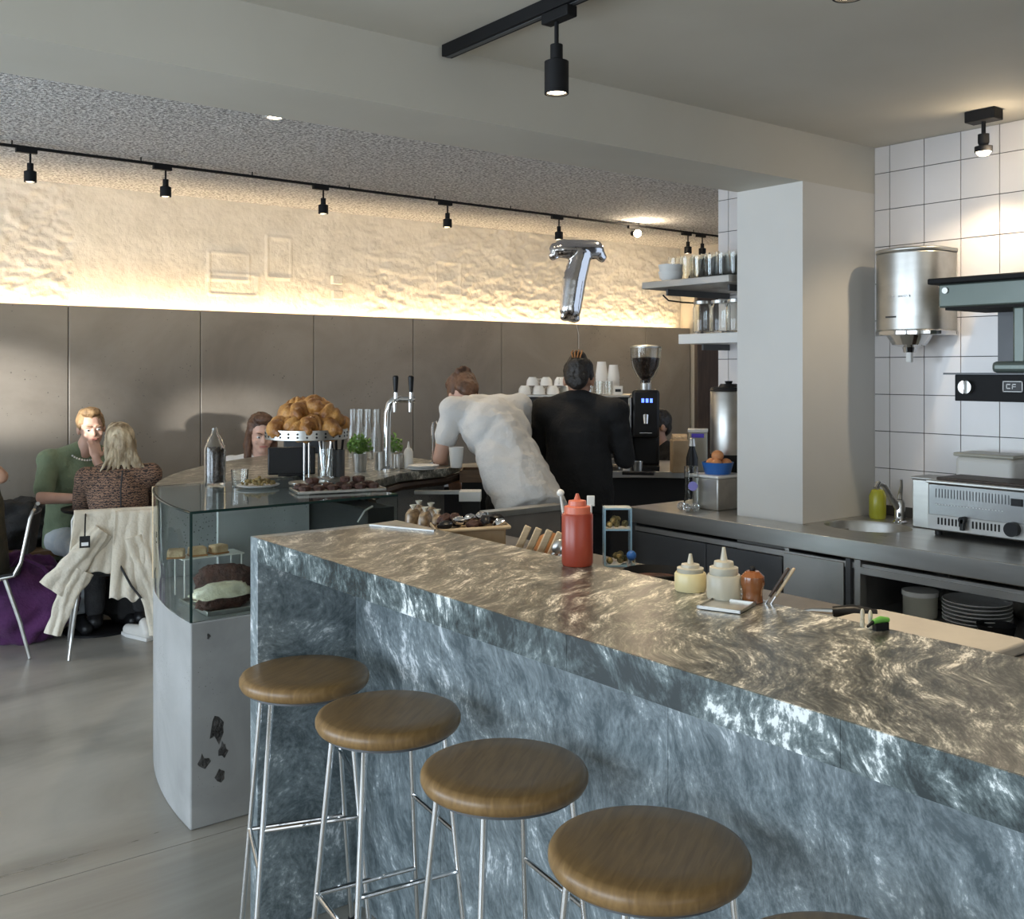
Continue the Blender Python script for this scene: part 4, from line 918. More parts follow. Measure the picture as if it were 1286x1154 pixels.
rt = thing('rear_track', 'long thin black light track across the rear ceiling', 'light track')
RT0, RT1 = V(-1.2, 6.09, 2.79), V(7.3, 6.30, 2.79)
part('track_bar', MB().box(((RT0+RT1)/2).to_tuple(), ((RT1-RT0).length, 0.016, 0.016), math.atan2((RT1-RT0).y, (RT1-RT0).x)), MT['black'], rt)
for k in range(12):
    q = RT0.lerp(RT1, (k+0.5)/12); part('bracket', MB().cyl(q, (q.x, q.y, 2.82), 0.004, n=8), MT['black'], rt)
names = ['first from the left', 'second from the left', 'third from the left', 'fourth from the left', 'fifth, just above the balloon']
def rear_spot(px, lb, lit=False, tilt=0):
    a = ray(px)
    # intersect sight line with the track
    k = (6.12)/(a[1]); 
    for _ in range(5): X = a[0]*k; Y = 6.09+(X+1.2)*(0.21/8.5); k = Y/a[1]
    X = a[0]*k
    t = thing('track_spotlight', lb, 'spotlight', (X, Y, 0), 0, 'rear track spotlights')
    part('adapter', MB().box((-0.02, 0, 2.772), (0.11, 0.03, 0.024)), MT['black'], t)
    if not lit:
        spot_head(t, 2.695, 2.60, 0.033, 'lamp_dim', 2.77)
        light('rear_spot_light', 'SPOT', (X, Y, 2.59), 16, WARM, 0.03, target=(X, 7.25, 2.25), spot=2.3, blend=1.0)
    else:
        part('stem', MB().cyl((0, 0, 2.735), (0, 0, 2.77), 0.006, n=10), MT['black'], t)
        part('socket', MB().cyl((0, 0.03, 2.725), (0, -0.01, 2.722), 0.022, n=16), MT['black'], t)
        part('bulb', MB().sph((0, -0.035, 2.718), 0.033), MT['lamp_on'], t)
        light('rear_bulb_light', 'POINT', (X, Y-0.09, 2.72), 9, WARM, 0.03)
    return t
for px, n_ in zip((38, 208, 406, 562, 702), names): rear_spot(px, 'dark spotlight on the thin rear track, %s' % n_)
rear_spot(797, 'glowing spotlight on the thin rear track right of the balloon', True)
rear_spot(864, 'dark spotlight on the rear track, just above the shelf glasses')
rear_spot(882, 'last dark spotlight at the right end of the rear track')
t = thing('downlight', 'tiny lit downlight in the rear ceiling beside the beam', 'downlight', (2.20, 4.78, 2.82))
part('trim_ring', MB().lathe([(0.035, -0.004), (0.045, -0.004), (0.045, 0.0), (0.035, 0.0)], n=24, close=True), MT['paper'], t)
part('lens', MB().lathe([(0.001, -0.003), (0.036, -0.003), (0.036, 0.0), (0.001, 0.0)], n=24), MT['lamp_on'], t)
for (x, y) in ((2.2, 4.78), (3.6, 4.4), (4.6, 4.6)):
    light('ceiling_down_spot', 'SPOT', (x, y, 2.78), 30, WARM, 0.05, target=(x, y-0.05, 0), spot=2.3, blend=1.0)  # downward spots; only the first sits at a modelled fixture

# foil balloon T
p = gd(724, 350, 6.5)
bl = thing('letter_balloon', 'silver foil balloon shaped like the letter T hanging above the baristas', 'balloon', (p.x, p.y, p.z), -YAW+0.25)
m = MB()
K = 6.5/F_
def q(px, py): return V((px-724)*K, 0, (350-py)*K)
m.cap(q(706, 313), q(748, 313), 0.062, 0.062); m.cap(q(697, 314), q(694, 321), 0.045, 0.035); m.cap(q(752, 315), q(757, 322), 0.045, 0.035)
m.cap(q(730, 320), q(721, 352), 0.070, 0.078); m.cap(q(721, 352), q(716, 388), 0.078, 0.072); m.cap(q(709, 397), q(722, 399), 0.035, 0.035)
for i, v in enumerate(m.v): m.v[i] = V(v.x, v.y*0.75, v.z)
o = remesh(m, 'foil_letter', MT['foil'], bl, 0.006, 8)
cs_ = [v.co.copy() for v in o.data.vertices]; ns_ = [v.normal.copy() for v in o.data.vertices]; out = []
for c, nn in zip(cs_, ns_): out.extend(c+(nn*0.0015*math.sin(c.z*120+c.x*110) if abs(c.y) < 0.012 else V(0, 0, 0)))
o.data.vertices.foreach_set('co', out); o.data.update()
part('string', MB().tube([q(722, 400), q(725, 420)+V(0.01, 0, 0), q(727, 438)], 0.0012, 6), MT['paper'], bl)

# ================================================================== ON THE DISPLAY CASE / STONE COUNTER
def P_at(px, py, z): return gz(px, py, z)
CTZ = 1.0752
# glass bottle of coffee beans
p = P_at(270, 608, CTZ)
t = thing('bean_bottle', 'tall clear bottle of coffee beans at the back corner of the pastry case', 'bottle', (p.x, p.y, CTZ))
part('bottle_glass', MB().lathe([(0.001, 0), (0.042, 0), (0.044, 0.01), (0.044, 0.15), (0.03, 0.19), (0.015, 0.215), (0.013, 0.235), (0.0105, 0.235), (0.012, 0.212), (0.027, 0.186), (0.0405, 0.15), (0.0405, 0.008), (0.001, 0.006)], n=28, close=True), MT['glass'], t)
part('beans', MB().lathe([(0.001, 0.0085), (0.037, 0.0085), (0.038, 0.145), (0.025, 0.155), (0.001, 0.158)], n=24), MT['beans'], t)
p = P_at(301, 611, CTZ)
t = thing('tumbler', 'small cut glass tumbler beside the nut plate', 'glass', (p.x, p.y, CTZ))
part('cup', MB().lathe([(0.001, 0), (0.03, 0), (0.036, 0.07), (0.033, 0.07), (0.027, 0.006), (0.001, 0.006)], n=12, close=True), MT['glass'], t)
p = P_at(324, 612, CTZ)
t = thing('snack_plate', 'white plate heaped with green and brown nuts', 'plate', (p.x, p.y, CTZ))
part('plate', MB().lathe([(0.001, 0.0), (0.05, 0.0), (0.085, 0.010), (0.087, 0.013), (0.05, 0.005), (0.001, 0.005)], n=32, close=True), MT['white'], t)
m = MB(); random.seed(3)
for k in range(70):
    a = random.random()*2*PI; r = 0.066*math.sqrt(random.random()); z = 0.012+0.030*(1-r/0.07)*random.random()+0.006
    m.sph((r*math.cos(a), r*math.sin(a), z), (0.010, 0.007, 0.006), 7, 5, M=rotm(random.random()*3, random.random()))
o = part('nuts', m, MT['nuts'], t); o['kind'] = 'stuff'
# brownie tray
p = P_at(424, 616, CTZ)
bt = thing('pastry_tray', 'silver tray at the right end of the glass case top', 'tray', (p.x, p.y, CTZ), -0.25)
part('tray_base', MB().box((0, 0, 0.003), (0.34, 0.17, 0.004)), MT['steel'], bt)
m = MB()
for a, b_, c_, d_ in ((0, 0.086, 0.35, 0.006), (0, -0.086, 0.35, 0.006), (0.172, 0, 0.006, 0.178), (-0.172, 0, 0.006, 0.178)): m.box((a, b_, 0.007), (c_, d_, 0.011))
part('rim', m, MT['steel'], bt, bev=0.002)
random.seed(5); k = 0
ordn = ['first', 'second', 'third', 'fourth', 'fifth', 'sixth', 'seventh', 'eighth', 'ninth', 'tenth', 'eleventh', 'twelfth']
proto_br = MB().sph((0, 0, 0), 1, 12, 8)
for i, v in enumerate(proto_br.v): proto_br.v[i] = Vector((math.copysign(abs(v.x)**0.6, v.x)*0.024, math.copysign(abs(v.y)**0.6, v.y)*0.020, math.copysign(abs(v.z)**0.6, v.z)*0.0125))*(1+0.12*noise.noise(v*3))
brm = proto_br.mesh('brownie', MT['brownie'])
c0, s0 = math.cos(-0.25), math.sin(-0.25)
for row in range(2):
    for i in range(6):
        lx, ly = -0.14+0.055*i, -0.045+0.085*row
        o = link('brownie', brm); o.location = (p.x+lx*c0-ly*s0, p.y+lx*s0+ly*c0, CTZ+0.018); o.rotation_euler = (0, 0, random.random())
        tag(o, '%s chocolate brownie from left in the %s row on the silver tray' % (ordn[i], ('front', 'rear')[row]), 'brownie', 'brownies on the silver tray')
for i in range(3):
    lx, ly = (-0.10, 0.03, 0.085)[i], 0.0
    o = link('brownie', brm); o.location = (p.x+lx*c0-ly*s0, p.y+lx*s0+ly*c0, CTZ+0.0435); o.rotation_euler = (0, 0, i)
    tag(o, '%s chocolate brownie of those stacked on top of the rows' % ('left', 'middle', 'right')[i], 'brownie', 'brownies on the silver tray')
# croissant stand
p = P_at(385, 606, CTZ)
stz = 1.262
cs = thing('cake_stand', 'perforated silver stand piled with croissants on the pastry case', 'cake stand', (p.x, p.y, CTZ))
hz_ = stz-CTZ
part('stand_base', MB().lathe([(0.001, 0), (0.075, 0), (0.075, 0.004), (0.02, 0.010), (0.001, 0.012)], n=32), MT['steel'], cs)
for s in (-1, 1): part('pole', MB().cyl((s*0.011, 0, 0.006), (s*0.011, 0, hz_), 0.004, n=12), MT['chrome'], cs)
part('stand_plate', MB().lathe([(0.001, hz_), (0.168, hz_), (0.172, hz_+0.002), (0.172, hz_+0.042), (0.169, hz_+0.042), (0.168, hz_+0.006), (0.001, hz_+0.006)], n=48, close=True), MT['steel'], cs)
m = MB()
for k in range(28):
    a = 2*PI*k/28; 
    for z in (0.014, 0.028): m.cyl((0.171*math.cos(a), 0.171*math.sin(a), hz_+z), (0.1735*math.cos(a), 0.1735*math.sin(a), hz_+z), 0.0045, n=8)
part('perforation', m, MT['darkhole'], cs)
def croissant_mesh():
    m = MB(); n = 40; seg = 14; pts = []; rs = []
    for k in range(n+1):
        u = k/n*2-1; a = u*1.75
        pts.append(V(0.050*math.sin(a), 0.050*(math.cos(a)-0.7), 0.0))
        env = (1-abs(u)**1.6)*0.031+0.007
        ridge = 0.86+0.30*abs(math.sin(u*PI*3.5))**0.7; rs.append(env*ridge)
    m.tube(pts, rs, seg)
    for i, v in enumerate(m.v): m.v[i] = Vector((v.x, v.y, v.z*0.95))+Vector((noise.noise(v*60), noise.noise(v*50+V(3, 3, 3)), noise.noise(v*55)))*0.0025
    return m.mesh('croissant', MT['croissant'], 60)
crm = croissant_mesh()
right = V(CS, -SN, 0); away = V(SN, CS, 0)
cro = [(-0.100, -0.07, 0.045, 0.3, 1.3, 'front left on the stand'), (-0.035, -0.09, 0.047, 1.9, 1.2, 'front, second from the left on the stand'), (0.048, -0.09, 0.047, 0.2, 1.35, 'front, third from the left on the stand'), (0.118, -0.06, 0.045, 1.0, 1.2, 'front right on the stand'),
       (-0.10, 0.06, 0.045, 2.0, 1.2, 'rear left on the stand'), (0.0, 0.08, 0.045, 0.7, 1.2, 'rear middle on the stand'), (0.10, 0.07, 0.045, 2.6, 1.2, 'rear right on the stand'),
       (-0.075, -0.01, 0.102, 1.0, 1.25, 'upper left of the pile'), (-0.01, -0.03, 0.108, 0.2, 1.3, 'upper middle of the pile'), (0.080, -0.01, 0.105, 2.1, 1.3, 'upper right of the pile'), (0.035, 0.0, 0.150, 0.9, 1.15, 'topmost of the pile'), (-0.055, 0.03, 0.150, 2.3, 1.0, 'topmost left of the pile')]
for (a, b_, z, r, s, lb) in cro:
    o = link('croissant', crm); q_ = p+right*(a*0.92+0.012)+away*b_; s *= 0.92
    o.location = (q_.x, q_.y, stz+z*0.95-0.002); o.rotation_euler = (0.5*math.sin(r*7), 0.5*math.cos(r*5), r); o.scale = (s, s, s*1.1)
    tag(o, 'golden baked croissant, '+lb, 'croissant', 'croissants piled on the stand')
# till tablets
p = gd(362, 600, 4.62)
t = thing('till_screen', 'black till tablet on a stand seen from behind, left of the cutlery jar', 'till', (p.x, p.y, CTZ), -YAW+0.2)
part('tablet', MB().box((0.015, 0, 0.068), (0.21, 0.014, 0.125), M=Matrix.Rotation(-0.12, 4, 'X')), MT['blackplastic'], t, bev=0.006)
part('stand_foot', MB().box((0.015, 0.03, 0.006), (0.12, 0.10, 0.012)), MT['blackplastic'], t, bev=0.003)
p = gd(381, 600, 4.95)
t = thing('card_reader', 'dark upright screen behind the croissant stand', 'screen', (p.x, p.y, CTZ), -YAW)
part('screen', MB().box((0, 0, 0.12), (0.19, 0.012, 0.09)), MT['blackplastic'], t, bev=0.005)
part('stand', MB().cyl((0, 0, 0), (0, 0, 0.09), 0.012), MT['blackplastic'], t)
part('foot', MB().cyl((0, 0, 0), (0, 0, 0.008), 0.05), MT['blackplastic'], t)
def jar_obj(name, label, cat, px, py, z, prof, mat, n=24, group=None, rz=0):
    p = P_at(px, py, z); t = thing(name, label, cat, (p.x, p.y, z), rz, group)
    part('body', MB().lathe(prof, n=n, close=True), MT[mat], t); return t
# cutlery jars
for (px, py, lb, hh, rr, mt) in ((409, 600, 'glass jar holding steel cutlery', 0.13, 0.034, 'glass'), (424, 598, 'dark cutlery pot with black handled tools', 0.12, 0.032, 'steel_dark')):
    p = P_at(px, py, CTZ); t = thing('cutlery_jar', lb, 'jar', (p.x, p.y, CTZ))
    part('body', MB().lathe([(0.001, 0), (rr, 0), (rr, hh), (rr-0.003, hh), (rr-0.003, 0.006), (0.001, 0.006)], n=24, close=True), MT[mt], t)
    for k in range(5):
        a = k*1.3; part('handle', MB().cyl((0.010*math.cos(a), 0.010*math.sin(a), 0.01), (0.028*math.cos(a), 0.028*math.sin(a), hh+0.045), 0.005, n=8), MT['chrome' if mt == 'glass' else 'black'], t)
# herb pots
def plant(px, py, lb, hh, rr, spread, n):
    p = P_at(px, py, CTZ); t = thing('herb_pot', lb, 'plant', (p.x, p.y, CTZ))
    part('pot', MB().lathe([(0.001, 0), (rr*0.8, 0), (rr, hh), (rr-0.002, hh), (rr*0.8-0.002, 0.004), (0.001, 0.004)], n=24, close=True), MT['steel'], t)
    part('soil', MB().lathe([(0.001, hh-0.012), (rr-0.003, hh-0.012), (rr-0.003, hh-0.02), (0.001, hh-0.02)], n=20), MT['brownie'], t)
    random.seed(int(px)); m = MB(); sm = MB()
    for k in range(n):
        a = random.random()*2*PI; r = spread*math.sqrt(random.random()); z = hh+0.01+random.random()*0.085*(1.15-r/spread*0.6)
        M = Matrix.Translation((r*math.cos(a), r*math.sin(a), z)) @ rotm(a, random.uniform(-0.9, 0.9), random.uniform(-0.8, 0.8)); s = random.uniform(0.008, 0.014)
        m.add([(0, -s, 0), (s*0.6, 0, 0.002), (0, s*1.3, -0.002), (-s*0.6, 0, 0.002)], [(0, 1, 2, 3)], M)
        if k % 5 == 0: sm.tube([(0, 0, hh-0.015), (r*0.5*math.cos(a), r*0.5*math.sin(a), hh+0.02), (r*math.cos(a), r*math.sin(a), z)], 0.0012, 5)
    o = part('foliage', m, MT['leaf'], t, smooth=0); o['kind'] = 'stuff'; part('stems', sm, MT['leaf'], t)
plant(452, 592, 'leafy green herb in a steel pot beside the croissant stand', 0.085, 0.036, 0.060, 260)
plant(494, 585, 'sparse herb in a steel pot behind the beer tap', 0.07, 0.03, 0.045, 90)
for i, px in enumerate((443, 452, 462, 473)):
    jar_obj('carafe', 'tall clear glass carafe, %s of four behind the herb pot' % ('leftmost', 'second', 'third', 'rightmost')[i], 'carafe', px, 577+0.3*i, CTZ, [(0.001, 0), (0.027, 0), (0.028, 0.14), (0.018, 0.20), (0.02, 0.27), (0.0175, 0.27), (0.0155, 0.20), (0.025, 0.14), (0.0245, 0.006), (0.001, 0.006)], 'glass', group='carafes behind the herb pot')
for i, (px, py, rr, hh) in enumerate(((478, 590, 0.03, 0.085), (500, 588, 0.027, 0.07))):
    jar_obj('steel_beaker', ('larger steel beaker left of the beer tap base', 'smaller steel beaker right of the beer tap base')[i], 'beaker', px, py, CTZ, [(0.001, 0), (rr, 0), (rr, hh), (rr-0.002, hh), (rr-0.002, 0.004), (0.001, 0.004)], 'steel', group='steel beakers')
# beer tap
p = P_at(486, 590, CTZ)
t = thing('beer_tap', 'chrome two handled beer tap with curved column', 'beer tap', (p.x, p.y, CTZ), -YAW)
k_ = 4.9/F_
part('column', MB().tube([(0, 0, 0), (0, 0, 0.20), (0.002, 0, 0.27), (0.012, 0, 0.315), (0.035, 0, 0.335), (0.07, 0, 0.338)], 0.018, 18), MT['chrome'], t)
part('base_flange', MB().lathe([(0.001, 0), (0.038, 0), (0.038, 0.008), (0.02, 0.02), (0.001, 0.02)], n=28), MT['chrome'], t)
part('crossbar', MB().cyl((0.035, 0, 0.336), (0.135, 0, 0.336), 0.015, n=18), MT['chrome'], t)
for x in (0.045, 0.118):
    f = part('faucet', MB().cyl((x, 0, 0.336), (x, -0.06, 0.33), 0.011, n=14), MT['chrome'], t)
    part('spout', MB().tube([(x, -0.055, 0.33), (x, -0.075, 0.32), (x, -0.08, 0.28)], [0.009, 0.009, 0.006], 12), MT['chrome'], f)
    part('collar', MB().cyl((x, -0.03, 0.34), (x, -0.03, 0.372), 0.010, n=14), MT['chrome'], t)
    part('tap_handle', MB().lathe([(0.001, 0), (0.009, 0), (0.013, 0.05), (0.0145, 0.075), (0.010, 0.082), (0.001, 0.083)], (x, -0.03, 0.370), n=16), MT['blackplastic'], t)
# white squeeze bottle, plates, thin faucet, lampy bag, paper cup
jar_obj('squeeze_bottle', 'white squeeze bottle on the stone counter behind the tap', 'bottle', 513, 588, CTZ, [(0.001, 0), (0.022, 0), (0.023, 0.08), (0.016, 0.095), (0.008, 0.10), (0.003, 0.13), (0.001, 0.13)], 'whitepl')
p = P_at(530, 590, CTZ); t = thing('plate_stack', 'small stack of white plates on the stone counter edge', 'plates', (p.x, p.y, CTZ))
for k in range(3): part('plate', MB().lathe([(0.001, 0), (0.05, 0), (0.075, 0.008), (0.075, 0.011), (0.05, 0.004), (0.001, 0.004)], (0.004*k, 0, 0.006*k), n=28, close=True), MT['white'], t)
p = P_at(543, 584, CTZ); t = thing('thin_faucet', 'thin upright chrome faucet on the stone counter', 'faucet', (p.x, p.y, CTZ), -YAW)
part('pipe', MB().tube([(0, 0, 0), (0, 0, 0.19), (0.006, 0, 0.215), (0.018, 0, 0.22), (0.025, 0, 0.20)], 0.006, 10), MT['chrome'], t)
part('base', MB().cyl((0, 0, 0), (0, 0, 0.015), 0.014), MT['chrome'], t)
p = P_at(558, 583, CTZ); t = thing('glass_lantern', 'frosted pale glass jar with yellow lid left of the bending barista', 'jar', (p.x, p.y, CTZ))
part('body', MB().lathe([(0.001, 0), (0.04, 0), (0.045, 0.10), (0.001, 0.10)], n=24), MT['clearpl'], t)
part('lid', MB().lathe([(0.001, 0.10), (0.046, 0.10), (0.045, 0.125), (0.02, 0.15), (0.001, 0.155)], n=24), MT['mayo'], t)
jar_obj('paper_cup', 'white paper cup beside the bending barista arm', 'cup', 573, 587, CTZ, [(0.001, 0), (0.028, 0), (0.037, 0.10), (0.035, 0.10), (0.026, 0.004), (0.001, 0.004)], 'paper')
p = gd(603, 600, 5.22); t = thing('cutlery_crate', 'wooden crate of glasses under the hands of the bending barista', 'crate', (p.x, p.y, 0.0), -YAW)
m = MB(); m.bb(-0.10, 0.10, -0.09, 0.09, 0.99, 1.0)
part('crate_base', m, MT['benchwood'], t)
for a, b_, c_, d_ in ((-0.1, -0.09, 0.1, -0.08), (-0.1, 0.08, 0.1, 0.09), (-0.1, -0.08, -0.09, 0.08), (0.09, -0.08, 0.1, 0.08)): part('crate_side', MB().bb(a, c_, b_, d_, 1.0, 1.05), MT['benchwood'], t)
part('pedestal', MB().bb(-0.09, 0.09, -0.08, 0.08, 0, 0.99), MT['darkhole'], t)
t2 = thing('drip_box', 'white box with dark lid at the inner edge of the stone counter', 'box', (gd(592, 615, 4.7)).to_tuple()[:2]+(0,), -YAW)
part('box_body', MB().bb(-0.055, 0.045, -0.05, 0.05, 0.955, 1.0), MT['whitepl'], t2, bev=0.003)
part('arm', MB().bb(-0.26, -0.05, -0.02, 0.02, 0.985, 1.0), MT['steel'], t2)
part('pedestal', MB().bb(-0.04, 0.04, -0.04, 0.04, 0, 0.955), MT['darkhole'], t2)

# ---------------- inside the display case
CZf = 0.7005
p = V(1.62, 3.57, CZf)
t = thing('case_tray', 'steel tray on the floor of the pastry case', 'tray', p.to_tuple(), 0.0)
part('tray_base', MB().box((0, 0, 0.004), (0.56, 0.26, 0.005)), MT['steel'], t)
m = MB()
for a, b_, c_, d_ in ((0, 0.132, 0.575, 0.006), (0, -0.132, 0.575, 0.006), (0.284, 0, 0.006, 0.27), (-0.284, 0, 0.006, 0.27)): m.box((a, b_, 0.009), (c_, d_, 0.016))
part('rim', m, MT['steel'], t, bev=0.002)
def loaf(name, label, px, d_, z, L, Wd, Hh, rz, mat, top=None):
    q_ = gd(px, 0, d_); t = thing(name, label, 'cake', (q_.x, q_.y, z), rz)
    m = MB().sph((0, 0, 0), 1, 28, 18)
    for i, v in enumerate(m.v):
        c_ = Vector((math.copysign(abs(v.x)**0.7, v.x)*L/2, math.copysign(abs(v.y)**0.8, v.y)*Wd/2, math.copysign(abs(v.z)**0.8, v.z)*Hh/2))
        c_ *= 1+0.20*noise.noise(v*3.0+V(px, 0, 0)); m.v[i] = c_+V(0, 0, Hh/2)
    part('cake_body', m, MT[mat], t, smooth=80)
    if top:
        m = MB().sph((0, 0, 0), 1, 32, 18)
        for i, v in enumerate(m.v):
            drip = 0.25*noise.noise(Vector((v.x*4, v.y*4, 2)))
            z_ = max(v.z, -0.05+drip)
            c_ = Vector((math.copysign(abs(v.x)**0.7, v.x)*L/2, math.copysign(abs(v.y)**0.8, v.y)*Wd/2, z_*Hh/2))*1.05
            c_ *= 1+0.20*noise.noise(v*3.0+V(px, 0, 0)); c_ += v*0.006*noise.noise(v*8); m.v[i] = c_+V(0, 0, Hh/2+0.006)
        part('icing', m, MT[top], t, smooth=80)
    return t
loaf('iced_cake', 'loaf cake with pale green icing in the pastry case', 279, 3.62, CZf+0.008, 0.20, 0.085, 0.085, 0.35-YAW*0.5, 'brownie', 'icing')
loaf('chocolate_cake', 'dark chocolate loaf behind the iced cake', 283, 3.80, CZf+0.012, 0.22, 0.07, 0.12, -0.35, 'brownie')
t = thing('wire_rack', 'small white wire rack holding toast slices in the case', 'rack', (1.50, 3.80, CZf))
zt_ = 0.148
part('shelf', MB().box((-0.02, 0, zt_), (0.24, 0.11, 0.004)), MT['whitepl'], t)
for a in (-0.13, 0.09):
    for b_ in (-0.05, 0.05): part('leg', MB().cyl((a, b_, 0), (a, b_, zt_), 0.003, n=8), MT['whitepl'], t)
for i, px in enumerate((222, 248, 274)):
    q_ = gy(px, 3.79); t = thing('toast_slice', 'pale toast slice, %s of three on the wire rack' % ('left', 'middle', 'right')[i], 'toast', (q_.x, q_.y, CZf+zt_+0.002), 0.3*i-0.4, 'toast slices in the case')
    part('crumb', MB().box((0, 0, 0.018), (0.062, 0.05, 0.034)), MT['bread'], t, bev=0.008)
    part('crust', MB().box((0, 0, 0.004), (0.066, 0.054, 0.007)), MT['crust'], t, bev=0.003)

# ================================================================== ESPRESSO CORNER
CFZ = 0.93
p = gd(722, 0, 6.62)
em = thing('espresso_machine', 'black and steel espresso machine behind the baristas', 'espresso machine', (p.x, p.y, CFZ), -(YAW+0.062)-0.10)
part('body', MB().bb(-0.36, 0.36, -0.16, 0.26, 0.08, 0.46), MT['steel_dark'], em, bev=0.012)
part('front_panel', MB().bb(-0.35, 0.35, -0.175, -0.16, 0.33, 0.45), MT['blackplastic'], em, bev=0.004)
part('panel_trim', MB().bb(-0.36, 0.36, -0.18, 0.27, 0.452, 0.468), MT['steel'], em, bev=0.004)
part('side_trim', MB().bb(0.352, 0.37, -0.18, 0.27, 0.05, 0.452), MT['steel'], em, bev=0.004)
part('side_trim', MB().bb(-0.37, -0.352, -0.18, 0.27, 0.05, 0.452), MT['steel'], em, bev=0.004)
part('drip_tray', MB().bb(-0.34, 0.34, -0.24, 0.0, 0.04, 0.075), MT['steel'], em, bev=0.003)
for x in (-0.30, -0.22, 0.22, 0.30):
    part('button', MB().cyl((x, -0.175, 0.405), (x, -0.186, 0.405), 0.013, n=14), MT['chrome'], em)
for x in (-0.33, 0.335):
    k = part('steam_knob', MB().cyl((x, -0.18, 0.39), (x, -0.22, 0.39), 0.024, n=16), MT['blackplastic'], em)
    part('steam_wand', MB().tube([(x, -0.18, 0.34), (x, -0.22, 0.33), (x+0.01, -0.24, 0.14)], 0.005, 8), MT['chrome'], em)
for x in (-0.16, 0.16):
    g = part('group_head', MB().cyl((x, -0.20, 0.33), (x, -0.20, 0.27), 0.038, n=20), MT['chrome'], em)
    part('portafilter_handle', MB().cyl((x, -0.23, 0.265), (x, -0.36, 0.25), 0.013, n=12), MT['blackplastic'], g)
for x in (-0.3, 0.3):
    for y in (-0.1, 0.2): part('foot', MB().cyl((x, y, 0), (x, y, 0.08), 0.02, n=12), MT['steel'], em)
emz = CFZ+0.4685
def em_pt(x, y): 
    a = em.rotation_euler[2]; return (em.location.x+x*math.cos(a)-y*math.sin(a), em.location.y+x*math.sin(a)+y*math.cos(a))
cupm = MB().lathe([(0.001, 0.055), (0.022, 0.055), (0.036, 0.035), (0.041, 0.0), (0.038, 0.0), (0.033, 0.033), (0.02, 0.051), (0.001, 0.051)], n=20, close=True)
def cupthing(loc, lb, grp):
    t = thing('coffee_cup', lb, 'cup', loc, 0, grp); part('bowl', cupm, MT['white'], t)
    part('handle', MB().tube([(0.036, 0, 0.015), (0.058, 0, 0.018), (0.056, 0, 0.04), (0.030, 0, 0.044)], 0.004, 8), MT['white'], t); return t
x, y = em_pt(-0.31, -0.10); c0_ = cupthing((x, y, emz), '', 'upturned cups on the espresso machine')
c0_['label'] = 'upturned white cup, front row on the espresso machine, first from left'
for i in range(1, 3): x, y = em_pt(-0.31+0.09*i, -0.10); dup(c0_, (x, y, emz), 0.5*i, 'upturned white cup, front row on the espresso machine, %s from left' % ordn[i])
for i in range(4): x, y = em_pt(-0.33+0.09*i, 0.0); dup(c0_, (x, y, emz), 0.9*i, 'upturned white cup, rear row on the espresso machine, %s from left' % ordn[i])
for i in range(3): x, y = em_pt(-0.27+0.09*i, -0.05); dup(c0_, (x, y, emz+0.0555), 1.9*i, 'upturned white cup, upper layer on the espresso machine, %s from left' % ordn[i])
for i in range(3):
    x, y = em_pt(0.10+0.06*i, -0.09); t = thing('water_glass', 'clear glass on the espresso machine right of the barista head, %s of three' % ('left', 'middle', 'right')[i], 'glass', (x, y, emz), 0, 'glasses on the espresso machine')
    part('cup', MB().lathe([(0.001, 0), (0.024, 0), (0.028, 0.085), (0.026, 0.085), (0.022, 0.005), (0.001, 0.005)], n=20, close=True), MT['glass'], t)
x, y = em_pt(0.20, 0.05)
for i, (dx, n_) in enumerate(((-0.032, 7), (0.045, 6))):
    x, y = em_pt(0.20+dx, 0.06); t = thing('cup_stack', 'tall stack of white paper cups on the espresso machine, %s' % ('left', 'right')[i], 'cups', (x, y, emz), 0, 'paper cup stacks')
    for k in range(n_): part('paper_cup', MB().lathe([(0.001, 0.09), (0.028, 0.09), (0.040, 0.0), (0.037, 0.0), (0.026, 0.086), (0.001, 0.086)], (0, 0, 0.020*k), n=20, close=True), MT['paper'], t)
x, y = em_pt(0.285, -0.10); t = thing('label_box', 'small white box with a black front on the espresso machine', 'box', (x, y, emz), em.rotation_euler[2])
part('box_body', MB().bb(-0.028, 0.028, -0.02, 0.02, 0, 0.055), MT['whitepl'], t, bev=0.002); part('black_front', MB().bb(-0.018, 0.018, -0.022, -0.02, 0.018, 0.036), MT['blackplastic'], t)
# grinder
p = gd(811, 0, 6.45)
g = thing('coffee_grinder', 'black coffee grinder with bean hopper and blue display', 'grinder', (p.x, p.y, CFZ), -(YAW+0.13))
part('body', MB().bb(-0.085, 0.085, -0.08, 0.13, 0.20, 0.50), MT['blackplastic'], g, bev=0.02, seg=3)
part('lower_body', MB().bb(-0.085, 0.085, -0.02, 0.15, 0.02, 0.24), MT['blackplastic'], g, bev=0.02)
part('base', MB().bb(-0.085, 0.085, -0.13, 0.15, 0, 0.03), MT['blackplastic'], g, bev=0.005)
dsp = part('display', MB().bb(-0.05, 0.055, -0.0815, -0.079, 0.41, 0.46), MT['blackplastic'], g)
m = MB()
for k in range(3): m.bb(-0.026+k*0.026, -0.010+k*0.026, -0.0835, -0.0812, 0.422, 0.447)
part('lit_digits', m, MT['screen_blue'], dsp)
part('chute', MB().tube([(0, -0.07, 0.36), (0, -0.11, 0.34), (0, -0.125, 0.29)], [0.018, 0.02, 0.014], 14), MT['chrome'], g)
part('fork', MB().tube([(-0.035, -0.08, 0.24), (-0.035, -0.14, 0.235), (0.035, -0.14, 0.235), (0.035, -0.08, 0.24)], 0.005, 8), MT['chrome'], g)
part('collar', MB().cyl((0, 0.02, 0.49), (0, 0.02, 0.54), 0.035, n=24), MT['steel'], g)
